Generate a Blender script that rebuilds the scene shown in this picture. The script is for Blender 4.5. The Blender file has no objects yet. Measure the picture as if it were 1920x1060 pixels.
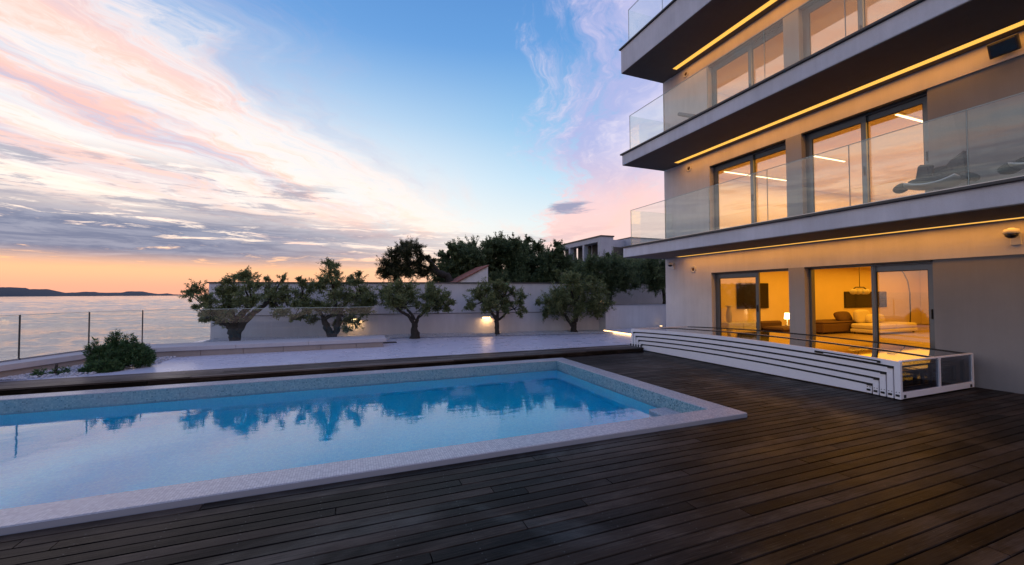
import bpy, math, random
import numpy as np
from mathutils import Matrix, Vector
random.seed(7)
rng = np.random.default_rng(7)
sc = bpy.context.scene
COL = sc.collection

# ------------------------------------------------------------------ camera
CAM_F, CAM_PITCH, CAM_ROLL, CAM_YAW, CAM_H = 767.99, 0.02745, -0.00407, 0.3747, 1.6
_F = np.array([math.sin(CAM_YAW)*math.cos(CAM_PITCH), math.cos(CAM_YAW)*math.cos(CAM_PITCH), math.sin(CAM_PITCH)])
_R = np.array([math.cos(CAM_YAW), -math.sin(CAM_YAW), 0.0])
_U = np.cross(_R, _F)
_R2 = math.cos(CAM_ROLL)*_R + math.sin(CAM_ROLL)*_U
_U2 = -math.sin(CAM_ROLL)*_R + math.cos(CAM_ROLL)*_U
cd = bpy.data.cameras.new('camera')
cam = bpy.data.objects.new('camera', cd)
COL.objects.link(cam)
cd.sensor_width = 36.0
cd.lens = CAM_F/1920*36.0
cd.clip_start = 0.05
cd.clip_end = 60000
m = Matrix.Identity(4)
for i in range(3):
    m[i][0], m[i][1], m[i][2] = _R2[i], _U2[i], -_F[i]
m.translation = Vector((0, 0, CAM_H))
cam.matrix_world = m
sc.camera = cam

def ray(px, py):
    return _F + _R2*(px-960)/CAM_F + _U2*(530-py)/CAM_F
def on_y(px, py, Y):
    d = ray(px, py); return np.array([0, 0, CAM_H]) + d*(Y/d[1])
def on_x(px, py, X):
    d = ray(px, py); return np.array([0, 0, CAM_H]) + d*(X/d[0])
def on_z(px, py, Z):
    d = ray(px, py); return np.array([0, 0, CAM_H]) + d*((Z-CAM_H)/d[2])

sc.view_settings.view_transform = 'Standard'
sc.view_settings.look = 'None'
sc.view_settings.exposure = 0.36
sc.view_settings.gamma = 1.0
sc.view_settings.use_curve_mapping = False
sc.cycles.max_bounces = 12; sc.cycles.diffuse_bounces = 5; sc.cycles.glossy_bounces = 4; sc.cycles.transparent_max_bounces = 16
sc.cycles.caustics_reflective = False; sc.cycles.caustics_refractive = True; sc.cycles.transmission_bounces = 8

def lin(r, g, b):
    f = lambda c: (c/255/12.92 if c/255 <= .04045 else ((c/255+.055)/1.055)**2.4)
    return (f(r), f(g), f(b), 1.0)

# ------------------------------------------------------------------ node expressions
class Ex:
    """tiny expression wrapper: builds Math nodes"""
    nt = None
    def __init__(s, v): s.v = v
    @staticmethod
    def op(kind, *a, clamp=False):
        n = Ex.nt.nodes.new('ShaderNodeMath'); n.operation = kind; n.use_clamp = clamp
        for i, x in enumerate(a):
            x = x.v if isinstance(x, Ex) else x
            if isinstance(x, (int, float)): n.inputs[i].default_value = x
            else: Ex.nt.links.new(x, n.inputs[i])
        return Ex(n.outputs[0])
    def __add__(s, o): return Ex.op('ADD', s, o)
    def __radd__(s, o): return Ex.op('ADD', s, o)
    def __sub__(s, o): return Ex.op('SUBTRACT', s, o)
    def __rsub__(s, o): return Ex.op('SUBTRACT', o, s)
    def __mul__(s, o): return Ex.op('MULTIPLY', s, o)
    def __rmul__(s, o): return Ex.op('MULTIPLY', s, o)
    def __truediv__(s, o): return Ex.op('DIVIDE', s, o)
    def max(s, o): return Ex.op('MAXIMUM', s, o)
    def min(s, o): return Ex.op('MINIMUM', s, o)
    def clamp(s): return Ex.op('ADD', s, 0.0, clamp=True)
def smooth(x, a, b):
    n = Ex.nt.nodes.new('ShaderNodeMapRange'); n.interpolation_type = 'SMOOTHSTEP'
    rev = a > b
    if rev: a, b = b, a
    n.inputs[1].default_value = a; n.inputs[2].default_value = b
    n.inputs[3].default_value = 1.0 if rev else 0.0; n.inputs[4].default_value = 0.0 if rev else 1.0
    Ex.nt.links.new(x.v, n.inputs[0]); return Ex(n.outputs[0])
def vec(x, y, z=0.0):
    n = Ex.nt.nodes.new('ShaderNodeCombineXYZ')
    for i, a in enumerate((x, y, z)):
        if isinstance(a, Ex): Ex.nt.links.new(a.v, n.inputs[i])
        else: n.inputs[i].default_value = a
    return n.outputs[0]
def noise(v, scale=1.0, detail=5.0, rough=.55, dist=0.0):
    n = Ex.nt.nodes.new('ShaderNodeTexNoise')
    n.inputs['Scale'].default_value = scale; n.inputs['Detail'].default_value = detail
    n.inputs['Roughness'].default_value = rough; n.inputs['Distortion'].default_value = dist
    Ex.nt.links.new(v, n.inputs['Vector']); return Ex(n.outputs[0])
def ramp(x, stops):
    n = Ex.nt.nodes.new('ShaderNodeValToRGB'); cr = n.color_ramp
    cr.elements[0].position, cr.elements[0].color = stops[0]
    cr.elements[1].position, cr.elements[1].color = stops[-1]
    for p_, c_ in stops[1:-1]:
        e = cr.elements.new(p_); e.color = c_
    Ex.nt.links.new(x.v, n.inputs[0]); return n.outputs[0]
def mixc(f, a, b, mode='MIX'):
    n = Ex.nt.nodes.new('ShaderNodeMix'); n.data_type = 'RGBA'; n.blend_type = mode
    if isinstance(f, Ex): Ex.nt.links.new(f.v, n.inputs[0])
    else: n.inputs[0].default_value = f
    for i, c in ((6, a), (7, b)):
        if isinstance(c, tuple): n.inputs[i].default_value = c
        else: Ex.nt.links.new(c, n.inputs[i])
    return n.outputs[2]

# ------------------------------------------------------------------ world: dusk sky with cirrus
SUN_AZ = CAM_YAW - math.radians(46)          # compass direction of the glow, from +Y towards +X
w = bpy.data.worlds.new('World'); sc.world = w; w.use_nodes = True
nt = w.node_tree; nt.nodes.clear(); Ex.nt = nt
tc = nt.nodes.new('ShaderNodeTexCoord')
sp = nt.nodes.new('ShaderNodeSeparateXYZ'); nt.links.new(tc.outputs['Generated'], sp.inputs[0])
dx, dy, dz = (Ex(sp.outputs[i]) for i in range(3))
dzc = dz.max(0.0)
base = ramp(dzc, [(0.0, lin(206, 170, 168)), (.035, lin(222, 192, 180)), (.09, lin(230, 216, 208)), (.17, lin(214, 224, 228)),
                  (.27, lin(178, 209, 230)), (.38, lin(134, 183, 222)), (.52, lin(92, 148, 208)), (.70, lin(66, 120, 188)), (1.0, lin(48, 94, 164))])
# physical sky of a sun just above the sea, mixed in
st = nt.nodes.new('ShaderNodeTexSky'); st.sky_type = 'NISHITA'; st.sun_disc = False
st.sun_elevation = math.radians(2.0); st.sun_rotation = SUN_AZ
st.air_density = 1.0; st.dust_density = 1.5; st.ozone_density = 1.5
sk = mixc(1.0, st.outputs[0], (.35, .35, .35, 1), 'MULTIPLY')
col = mixc(.12, base, sk)
sa, ca = math.sin(SUN_AZ), math.cos(SUN_AZ)
hl = Ex.op('SQRT', dx*dx + dy*dy + 1e-6)
csun = (dx*sa + dy*ca)/hl                     # cos of azimuth difference to the glow
near_sun = smooth(csun, .55, 1.0)
# bright cream wash above the glow
col = mixc(near_sun*smooth(dzc, .55, .16)*.66, col, lin(240, 230, 222))
# orange belt on the horizon
col = mixc(smooth(csun, .60, .97)*smooth(dzc, .130, .05), col, lin(247, 186, 140))
col = mixc(smooth(csun, .45, .95)*smooth(dzc, .05, .005)*.75, col, lin(232, 158, 136))
# cloud sheet coordinates: streaks run towards one compass direction
A0 = CAM_YAW + .052
zz = dz.max(.03)
cu = (dx*math.sin(A0) + dy*math.cos(A0))/zz
cv = (dx*math.cos(A0) - dy*math.sin(A0))/zz
wob = noise(vec(cu*.45, cv*.45, 3.3), 1.0, 4, .6)
wob2 = noise(vec(cu*1.1, cv*1.1, 31.0), 1.0, 4, .6)
cvw = cv + (wob - .5)*1.1 + (wob2 - .5)*.5
cuw = cu + (wob2 - .5)*1.6
n1 = noise(vec(cuw*.36, cvw*1.7, 1.0), 1.0, 9, .68, .25)
n2 = noise(vec(cuw*1.2 + cv*.8, cvw*3.6, 7.0), 1.0, 9, .70, .3)
n3 = noise(vec(cu*.22, cvw*1.0, 17.0), 1.0, 6, .62, .3)
n4 = noise(vec(cuw*3.2 - cv*1.4, cvw*7.0, 23.0), 1.0, 8, .7, .3)
wisp = n1*.42 + n2*.34 + n4*.24
m1 = smooth(cvw + (n2 - .5)*1.4, -.75, -1.7)*smooth(cv, -9, -3.4)*smooth(wisp, .375, .555)*smooth(dz, .07, .15)
c1 = mixc(smooth(n3, .44, .60), lin(244, 228, 220), lin(178, 170, 196))
c1 = mixc(smooth(n1*.45 + n2*.35 + n4*.2, .485, .60)*.80, c1, lin(246, 188, 168))
c1 = mixc(smooth(dz, .28, .16)*.75, c1, lin(246, 222, 206))
col = mixc(m1*.90, col, c1)
m2 = smooth(cvw + (n2 - .5)*1.2 + (n4 - .5)*.6, -.02, .40)*smooth(wisp, .24, .47)*smooth(dz, .05, .15)
c2 = mixc(smooth(n3, .42, .60), lin(204, 194, 220), lin(166, 168, 210))
c2 = mixc(smooth(wisp, .46, .60), c2, lin(218, 206, 222))
c2 = mixc(smooth(dz, .36, .16), c2, lin(238, 192, 186))
col = mixc(m2*.84, col, c2)
# faint pink veil low on the right
col = mixc(smooth(noise(vec(cu*.2, cv*.6, 5.0), 1.0, 5, .6, .4), .5, .68)*smooth(dz, .05, .10)*smooth(dz, .34, .16)*.5, col, lin(248, 196, 178))
# low grey stratus bars, long and flat
az = Ex.op('ARCTAN2', dx, dy)
el = dz
nb = noise(vec(az*3.4, el*34, 2.0), 1.0, 9, .66, .5)
nb2 = noise(vec(az*11, el*85, 9.0), 1.0, 7, .66, .6)
bar = nb*.60 + nb2*.40
azf = smooth(az, .42, -.30)
band = smooth(el, .045, .085)*smooth(el, .185, .125)
band2 = smooth(el, .14, .18)*smooth(el, .27, .21)
thr = bar + azf*.10
m3 = (band*smooth(thr, .500, .575)*(azf*.75 + .25)).clamp()
m4 = (band2*smooth(thr, .575, .66)*(azf*.9)).clamp()
cgrey = mixc(smooth(nb2, .4, .65), lin(104, 114, 142), lin(140, 144, 164))
col = mixc((m3 + m4*.8).clamp()*.95, col, cgrey)
# one small dark cloud puff
_d = ray(1066, 388); _d = _d/np.linalg.norm(_d)
paz, pel = math.atan2(_d[0], _d[1]), _d[2]
ex_, ey_ = (az - paz)/.062, (el - pel)/.0155
rr = Ex.op('SQRT', ex_*ex_ + ey_*ey_) + (nb2 - .5)*2.6
col = mixc(smooth(rr, 1.0, .35)*.85, col, lin(128, 136, 166))
# below the horizon: dull ground tone
col = mixc(smooth(dz, 0.0, -.03), col, lin(92, 88, 92))
bg = nt.nodes.new('ShaderNodeBackground'); bg.inputs[1].default_value = 1.0
nt.links.new(col, bg.inputs[0])
wo = nt.nodes.new('ShaderNodeOutputWorld'); nt.links.new(bg.outputs[0], wo.inputs[0])

# low warm afterglow
sl = bpy.data.lights.new('sun', 'SUN'); sl.energy = .22; sl.angle = math.radians(90); sl.color = (1, .80, .70)
so = bpy.data.objects.new('sun', sl); COL.objects.link(so)
se = math.radians(5)
so.rotation_euler = Vector((-sa*math.cos(se), -ca*math.cos(se), -math.sin(se))).to_track_quat('-Z', 'Y').to_euler()

# ------------------------------------------------------------------ materials
MATS = {}
def new_mat(name):
    mt = bpy.data.materials.new(name); mt.use_nodes = True; MATS[name] = mt
    t = mt.node_tree; Ex.nt = t
    return mt, t, t.nodes['Principled BSDF']
def set_bump(t, b, h, strength, dist=.01):
    n = t.nodes.new('ShaderNodeBump'); n.inputs['Strength'].default_value = strength; n.inputs['Distance'].default_value = dist
    t.links.new(h.v, n.inputs['Height']); t.links.new(n.outputs[0], b.inputs['Normal'])
def coords(kind='Object'):
    n = Ex.nt.nodes.new('ShaderNodeTexCoord'); return n.outputs[kind]
def geo_pos():
    return Ex.nt.nodes.new('ShaderNodeNewGeometry').outputs['Position']
def sep(v):
    n = Ex.nt.nodes.new('ShaderNodeSeparateXYZ'); Ex.nt.links.new(v, n.inputs[0])
    return [Ex(n.outputs[i]) for i in range(3)]
def obj_random():
    return Ex(Ex.nt.nodes.new('ShaderNodeObjectInfo').outputs['Random'])

def simple(name, c, rough=.6, metal=0.0, var=.12, scale=8, bump=0.0, bscale=60, spec=.5):
    mt, t, b = new_mat(name)
    p = geo_pos()
    n = noise(p, scale, 5, .6)
    d = tuple(max(0, x*(1-var)) for x in c) + (1,)
    l = tuple(min(1, x*(1+var)) for x in c) + (1,)
    t.links.new(ramp(n, [(.3, d), (.7, l)]), b.inputs['Base Color'])
    b.inputs['Roughness'].default_value = rough; b.inputs['Metallic'].default_value = metal
    b.inputs['Specular IOR Level'].default_value = spec
    if bump: set_bump(t, b, noise(p, bscale, 4, .6), bump, .004)
    return mt
def plaster(name, c, var=.05):
    mt, t, b = new_mat(name)
    p = geo_pos()
    a = noise(p, .9, 5, .6); g = noise(p, 90, 4, .7); x, y, z = sep(p)
    streak = noise(vec(x*5, y*5, z*.5), 1.0, 5, .65)
    v = a*.45 + g*.25 + streak*.3
    d = tuple(q*(1-2.6*var) for q in c) + (1,); l = tuple(min(1, q*(1+1.6*var)) for q in c) + (1,)
    t.links.new(ramp(v, [(.32, d), (.66, l)]), b.inputs['Base Color'])
    b.inputs['Roughness'].default_value = .85; b.inputs['Specular IOR Level'].default_value = .2
    set_bump(t, b, noise(p, 140, 3, .7), .35, .004)
    return mt
plaster('plaster', (.68, .66, .67), .075)
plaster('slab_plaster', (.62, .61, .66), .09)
plaster('wall_plaster', (.60, .58, .60), .07)
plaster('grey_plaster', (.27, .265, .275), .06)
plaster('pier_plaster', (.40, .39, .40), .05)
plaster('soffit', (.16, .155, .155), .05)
plaster('stone_pale', (.46, .45, .47), .05)
plaster('stone_base', (.34, .30, .28), .08)
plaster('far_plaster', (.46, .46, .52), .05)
simple('dark_metal', (.055, .057, .062), .45, .6)
simple('black_plastic', (.012, .012, .014), .4)
simple('rubber', (.008, .008, .009), .6)
simple('frame_metal', (.15, .17, .19), .38, .5, .05)
simple('white_metal', (.86, .85, .90), .35, 0, .02)
simple('white_plastic', (.65, .65, .65), .4, 0, .03)
simple('cushion', (.035, .038, .042), .9, 0, .2, 25, .3, 200)
simple('brown_fabric', (.10, .055, .035), .9, 0, .12, 25, .2, 200)
simple('cream_fabric', (.62, .56, .44), .9, 0, .06, 25, .2, 200)
simple('interior_paint', (.74, .62, .40), .7, 0, .03, 2)
simple('interior_floor', (.32, .24, .16), .35, 0, .1, 3)
simple('grey_fabric', (.20, .21, .23), .9, 0, .1, 25)
simple('bark', (.030, .026, .022), .95, 0, .4, 22, .9, 38)
simple('soil', (.06, .05, .04), .95, 0, .3, 6)
simple('hill', (.012, .030, .055), .95, 0, .25, .004, 0)
simple('dry_ground', (.10, .095, .07), .95, 0, .3, .4)
simple('tile_roof', (.28, .10, .07), .8, 0, .25, 5)
simple('white_stone', (.46, .46, .49), .8, 0, .5, 30)
simple('brushed_steel', (.45, .45, .46), .3, 1.0, .05)
simple('ceramic', (.5, .47, .42), .25, 0, .1)
simple('glass_edge', (.42, .52, .49), .3, 0, .05)
simple('screen', (.010, .010, .012), .12, 0, 0)

def paving_mat():
    mt, t, b = new_mat('white_paving'); p = geo_pos()
    n = noise(p, 1.3, 6, .6)*.6 + noise(p, 25, 4, .6)*.4
    t.links.new(ramp(n, [(.3, (.54, .555, .66, 1)), (.7, (.66, .68, .79, 1))]), b.inputs['Base Color'])
    st_n = noise(p, .7, 7, .65, .6)
    Ex.nt = t
    cc = mixc(smooth(st_n, .42, .80)*.16, b.inputs['Base Color'].links[0].from_socket, (.40, .40, .46, 1)); t.links.new(cc, b.inputs['Base Color'])
    r = noise(p, 2.2, 6, .65)
    t.links.new((r*.22 + .18).v, b.inputs['Roughness'])
    set_bump(t, b, noise(p, 30, 4, .6), .05, .01)
paving_mat()

def wood_mat(name, c1, c2, grey):
    mt, t, b = new_mat(name); r = obj_random(); p = geo_pos(); x, y, z = sep(p)
    off = r*37.0
    grain = noise(vec(x*1.3 + off, y*55 + off*3, z*20), 1.0, 6, .65, .6)
    fine = noise(vec(x*6 + off, y*190, z*60), 1.0, 4, .6)
    patch = noise(vec(x*1.1, y*2.2 + off*.1, 0.0), 1.0, 5, .6)
    g = grain*.55 + fine*.2 + r*.25
    c = ramp(g, [(.28, c1), (.72, c2)])
    c = mixc(smooth(patch*.55 + fine*.3 + grain*.15, .47, .62)*.55, c, grey)
    # worn / wet tone from plank to plank
    tone = Ex.op('MULTIPLY_ADD', r, 1.25, .38)
    hs = Ex.nt.nodes.new('ShaderNodeHueSaturation'); t.links.new(tone.v, hs.inputs['Value']); t.links.new(c, hs.inputs['Color'])
    t.links.new(hs.outputs[0], b.inputs['Base Color'])
    rr = noise(vec(x*.9 + off, y*3, 0.0), 1.0, 5, .6)
    t.links.new((rr*.45 + .14 + r*.10).v, b.inputs['Roughness'])
    wet = noise(vec(x*.55, y*.8, 2.0), 1.0, 5, .62, .4)
    t.links.new((smooth(wet, .50, .70)*.26 + .05 + r*.05).v, b.inputs['Specular IOR Level'])
    set_bump(t, b, grain*.6 + fine*.4, .6, .004)
wood_mat('deck_wood', (.0020, .0013, .0010, 1), (.0190, .0125, .0088, 1), (.066, .050, .041, 1))
wood_mat('step_wood', (.055, .042, .036, 1), (.11, .088, .078, 1), (.12, .105, .10, 1))

def mosaic(name, cols, size=.025, grout=(.30, .32, .36, 1), mask=.07, rough=.25):
    mt, t, b = new_mat(name); p = geo_pos(); x, y, z = sep(p)
    br = t.nodes.new('ShaderNodeTexVoronoi'); br.feature = 'F1'; br.distance = 'CHEBYCHEV'
    br.inputs['Scale'].default_value = 1/size; br.inputs['Randomness'].default_value = 0.0
    # shift by half a cell so that no cell border lies in a face
    sh = t.nodes.new('ShaderNodeVectorMath'); sh.operation = 'ADD'; sh.inputs[1].default_value = (size*.37, size*.37, size*.37)
    t.links.new(p, sh.inputs[0]); t.links.new(sh.outputs[0], br.inputs['Vector'])
    wn = t.nodes.new('ShaderNodeTexWhiteNoise'); t.links.new(br.outputs['Position'], wn.inputs['Vector'])
    n = Ex(wn.outputs[0])
    c = ramp(n, cols)
    big = noise(p, 1.5, 4, .6)
    gm = smooth(Ex(br.outputs['Distance']), .5-mask-.04, .5-mask+.02)
    c = mixc(gm, c, grout)
    c = mixc(smooth(big, .45, .75)*.25, c, (.35, .36, .40, 1)) if name != 'pool_blue' else c
    t.links.new(c, b.inputs['Base Color'])
    b.inputs['Roughness'].default_value = rough
    if name == 'pool_blue': b.inputs['Specular IOR Level'].default_value = .1
    set_bump(t, b, 1.0 - gm, .35, .003)
mosaic('coping_mosaic', [(0, (.36, .385, .44, 1)), (.5, (.44, .465, .52, 1)), (1, (.52, .545, .61, 1))], .022, (.28, .30, .35, 1))
mosaic('pool_blue', [(0, (.05, .77, .95, 1)), (.5, (.08, .84, .98, 1)), (1, (.12, .90, .99, 1))], .025, (.06, .76, .94, 1), rough=.5)
mosaic('pool_mosaic', [(0, (.03, .10, .15, 1)), (.12, (.12, .27, .33, 1)), (.6, (.19, .36, .42, 1)), (1, (.30, .46, .51, 1))], .022, (.18, .33, .39, 1))

def water_mat():
    mt, t, b = new_mat('pool_water'); p = geo_pos(); x, y, z = sep(p)
    b.inputs['Base Color'].default_value = (1, 1, 1, 1)
    b.inputs['Roughness'].default_value = 0.0
    b.inputs['Transmission Weight'].default_value = 1.0
    b.inputs['IOR'].default_value = 1.39
    h = noise(vec(x*1.6 + y*.6, y*3.6, 0.0), 1.0, 3, .5, .4)*.8 + noise(vec(x*5, y*13, 4.0), 1.0, 3, .55, .3)*.30
    set_bump(t, b, h, .10, .020)
    va = t.nodes.new('ShaderNodeVolumeAbsorption'); va.inputs[0].default_value = (.0, .89, .985, 1); va.inputs[1].default_value = .85
    t.links.new(va.outputs[0], t.nodes['Material Output'].inputs['Volume'])
water_mat()
def sea_mat():
    mt, t, b = new_mat('sea_water'); p = geo_pos(); x, y, z = sep(p)
    b.inputs['Base Color'].default_value = (.26, .245, .235, 1)
    b.inputs['Roughness'].default_value = .10
    b.inputs['IOR'].default_value = 1.8
    h = noise(vec(x*.28 + y*.1, y*.6, 0.0), 1.0, 6, .62, .5)*.8 + noise(vec(x*.045, y*.10, 4.0), 1.0, 4, .6, .3)*.8
    set_bump(t, b, h, .5, 1.0)
sea_mat()

def glass(name, f0, tint=(.93, .97, .96, 1), rough=0.0):
    mt = bpy.data.materials.new(name); mt.use_nodes = True; MATS[name] = mt
    t = mt.node_tree; t.nodes.clear(); Ex.nt = t
    lw = t.nodes.new('ShaderNodeLayerWeight'); lw.inputs[0].default_value = .5
    fc = Ex(lw.outputs['Facing'])
    fr = Ex.op('POWER', fc, 5.0)*(1-f0) + f0
    tr = t.nodes.new('ShaderNodeBsdfTransparent'); tr.inputs[0].default_value = tint
    gl = t.nodes.new('ShaderNodeBsdfGlossy'); gl.inputs['Roughness'].default_value = rough
    gl.inputs['Color'].default_value = (1, 1, 1, 1)
    mx = t.nodes.new('ShaderNodeMixShader'); t.links.new(fr.v, mx.inputs[0])
    t.links.new(tr.outputs[0], mx.inputs[1]); t.links.new(gl.outputs[0], mx.inputs[2])
    o = t.nodes.new('ShaderNodeOutputMaterial'); t.links.new(mx.outputs[0], o.inputs[0])
glass('clear_glass', .030, (.965, .985, .98, 1))
glass('balcony_glass', .055, (.93, .968, .958, 1))
glass('window_glass', .15, (.93, .94, .93, 1))
glass('door_glass', .10, (.95, .95, .92, 1))
glass('open_glass', .06, (.97, .97, .97, 1))
glass('roof_sheet', .46, (.52, .47, .47, 1), .03)
glass('smoked_sheet', .07, (.66, .68, .74, 1), .01)

def emit(name, c, s):
    mt = bpy.data.materials.new(name); mt.use_nodes = True; MATS[name] = mt
    t = mt.node_tree; t.nodes.clear()
    e = t.nodes.new('ShaderNodeEmission'); e.inputs[0].default_value = c; e.inputs[1].default_value = s
    o = t.nodes.new('ShaderNodeOutputMaterial'); t.links.new(e.outputs[0], o.inputs[0])
emit('led_warm', (1.0, .50, .085, 1), 1.0)
emit('led_step', (1.0, .60, .26, 1), 3.2)
emit('led_room', (1.0, .72, .38, 1), 4.0)
emit('wall_lamp', (1.0, .66, .30, 1), 4.0)
emit('lamp_glow', (1.0, .72, .30, 1), 6.0)

def leaf_mat(name, dark, light, edge):
    mt, t, b = new_mat(name)
    at = t.nodes.new('ShaderNodeAttribute'); at.attribute_name = 'tone'
    v = Ex(at.outputs['Fac'])
    c = ramp(v, [(0.0, dark), (.6, light), (1.0, edge)])
    t.links.new(c, b.inputs['Base Color'])
    b.inputs['Roughness'].default_value = .5; b.inputs['Specular IOR Level'].default_value = .4
    tl = t.nodes.new('ShaderNodeBsdfTranslucent'); t.links.new(c, tl.inputs[0])
    mx = t.nodes.new('ShaderNodeMixShader'); mx.inputs[0].default_value = .42
    o = t.nodes['Material Output']
    t.links.new(b.outputs[0], mx.inputs[1]); t.links.new(tl.outputs[0], mx.inputs[2]); t.links.new(mx.outputs[0], o.inputs[0])
leaf_mat('olive_leaf', (.078, .100, .042, 1), (.20, .245, .098, 1), (.44, .46, .23, 1))  # last colour carries the lit edges of the foliage
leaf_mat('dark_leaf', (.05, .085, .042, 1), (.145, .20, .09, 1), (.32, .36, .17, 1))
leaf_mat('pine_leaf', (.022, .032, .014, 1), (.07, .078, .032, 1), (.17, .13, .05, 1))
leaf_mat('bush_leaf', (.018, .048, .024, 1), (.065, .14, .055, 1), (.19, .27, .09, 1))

# ------------------------------------------------------------------ mesh builders
ORG = {}
def wloc(o):
    return ORG.get(o.name, np.zeros(3)) if o is not None else np.zeros(3)
def tag(o, label=None, cat=None, group=None, kind=None):
    if label: o['label'] = label
    if cat: o['category'] = cat
    if group: o['group'] = group
    if kind: o['kind'] = kind
    return o
def empty(name, loc, label, cat, group=None):
    o = bpy.data.objects.new(name, None); COL.objects.link(o)
    o.empty_display_size = .1; o.location = loc; ORG[o.name] = np.array(loc, float)
    return tag(o, label, cat, group)

class MB:
    def __init__(s): s.v = []; s.f = []; s.sm = []
    def add(s, verts, faces, smooth=False):
        b = len(s.v); s.v.extend([tuple(map(float, q)) for q in verts])
        s.f.extend([tuple(b+i for i in f) for f in faces]); s.sm.extend([smooth]*len(faces)); return s
    def box(s, x0, x1, y0, y1, z0, z1):
        x0, x1 = min(x0, x1), max(x0, x1); y0, y1 = min(y0, y1), max(y0, y1); z0, z1 = min(z0, z1), max(z0, z1)
        return s.add([(x0,y0,z0),(x1,y0,z0),(x1,y1,z0),(x0,y1,z0),(x0,y0,z1),(x1,y0,z1),(x1,y1,z1),(x0,y1,z1)],
                     [(0,3,2,1),(4,5,6,7),(0,1,5,4),(1,2,6,5),(2,3,7,6),(3,0,4,7)])
    def bbox(s, x0, x1, y0, y1, z0, z1, c=.006):
        """box with chamfered edges"""
        x0, x1 = min(x0, x1), max(x0, x1); y0, y1 = min(y0, y1), max(y0, y1); z0, z1 = min(z0, z1), max(z0, z1)
        c = min(c, (x1-x0)*.45, (y1-y0)*.45, (z1-z0)*.45)
        pts = []; idx = {}
        for ix in (0, 1):
            for iy in (0, 1):
                for iz in (0, 1):
                    X, Y, Z = (x0, x1)[ix], (y0, y1)[iy], (z0, z1)[iz]
                    sx, sy, sz = (c, -c)[ix], (c, -c)[iy], (c, -c)[iz]
                    for a, q in (('x', (X, Y+sy, Z+sz)), ('y', (X+sx, Y, Z+sz)), ('z', (X+sx, Y+sy, Z))):
                        idx[(ix, iy, iz, a)] = len(pts); pts.append(q)
        I = lambda *k: idx[k]
        F = []
        for i in (0, 1):
            q = [I(i,0,0,'x'), I(i,1,0,'x'), I(i,1,1,'x'), I(i,0,1,'x')]; F.append(tuple(q if i else q[::-1]))
            q = [I(0,i,0,'y'), I(0,i,1,'y'), I(1,i,1,'y'), I(1,i,0,'y')]; F.append(tuple(q if i else q[::-1]))
            q = [I(0,0,i,'z'), I(1,0,i,'z'), I(1,1,i,'z'), I(0,1,i,'z')]; F.append(tuple(q if i else q[::-1]))
        for a in (0, 1):
            for b_ in (0, 1):
                e = [I(0,a,b_,'y'), I(1,a,b_,'y'), I(1,a,b_,'z'), I(0,a,b_,'z')]; F.append(tuple(e if (a == b_) else e[::-1]))
                e = [I(a,0,b_,'z'), I(a,1,b_,'z'), I(a,1,b_,'x'), I(a,0,b_,'x')]; F.append(tuple(e if (a == b_) else e[::-1]))
                e = [I(a,b_,0,'x'), I(a,b_,1,'x'), I(a,b_,1,'y'), I(a,b_,0,'y')]; F.append(tuple(e if (a == b_) else e[::-1]))
        for ix in (0, 1):
            for iy in (0, 1):
                for iz in (0, 1):
                    t_ = [I(ix,iy,iz,'x'), I(ix,iy,iz,'y'), I(ix,iy,iz,'z')]
                    F.append(tuple(t_ if (ix+iy+iz) % 2 else t_[::-1]))
        return s.add(pts, F)
    def prism(s, poly, z0, z1):
        n = len(poly)
        return s.add([(x, y, z0) for x, y in poly] + [(x, y, z1) for x, y in poly],
                     [tuple(range(n))[::-1], tuple(range(n, 2*n))] + [(i, (i+1) % n, n+(i+1) % n, n+i) for i in range(n)])
    def tube(s, pts, rad, k=8, smooth=True, caps=True):
        pts = [np.array(q, float) for q in pts]; n = len(pts)
        if not hasattr(rad, '__len__'): rad = [rad]*n
        V = []; up = np.array([0.31, 0.17, .93])
        for i, q in enumerate(pts):
            t = pts[min(i+1, n-1)] - pts[max(i-1, 0)]; t /= np.linalg.norm(t) + 1e-9
            a = np.cross(t, up); 
            if np.linalg.norm(a) < .15: a = np.cross(t, np.array([1, 0, 0.]))
            a /= np.linalg.norm(a); b = np.cross(t, a)
            for j in range(k):
                an = 2*math.pi*j/k; V.append(q + rad[i]*(math.cos(an)*a + math.sin(an)*b))
        F = [(i*k+j, i*k+(j+1) % k, (i+1)*k+(j+1) % k, (i+1)*k+j) for i in range(n-1) for j in range(k)]
        if caps: F += [tuple(range(k))[::-1], tuple(range((n-1)*k, n*k))]
        return s.add(V, F, smooth)
    def lathe(s, c, prof, k=20, axis=2):
        V = []
        for r, h in prof:
            for j in range(k):
                a = 2*math.pi*j/k; q = [r*math.cos(a), r*math.sin(a), h]
                if axis == 0: q = [h, r*math.cos(a), r*math.sin(a)]
                V.append((c[0]+q[0], c[1]+q[1], c[2]+q[2]))
        n = len(prof)
        F = [(i*k+j, i*k+(j+1) % k, (i+1)*k+(j+1) % k, (i+1)*k+j) for i in range(n-1) for j in range(k)]
        F += [tuple(range(k))[::-1], tuple(range((n-1)*k, n*k))]
        return s.add(V, F, True)
    def ellipsoid(s, c, r, n=10, k=16, rot=None, pw=1.0):
        V = []
        sg = lambda q: math.copysign(abs(q)**pw, q)
        for i in range(n+1):
            th = math.pi*i/n
            for j in range(k):
                ph = 2*math.pi*j/k
                q = np.array([r[0]*sg(math.sin(th))*sg(math.cos(ph)), r[1]*sg(math.sin(th))*sg(math.sin(ph)), r[2]*sg(math.cos(th))])
                if rot is not None: q = rot @ q
                V.append(np.array(c) + q)
        F = [(i*k+j, (i+1)*k+j, (i+1)*k+(j+1) % k, i*k+(j+1) % k) for i in range(n) for j in range(k)]
        return s.add(V, F, True)
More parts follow.
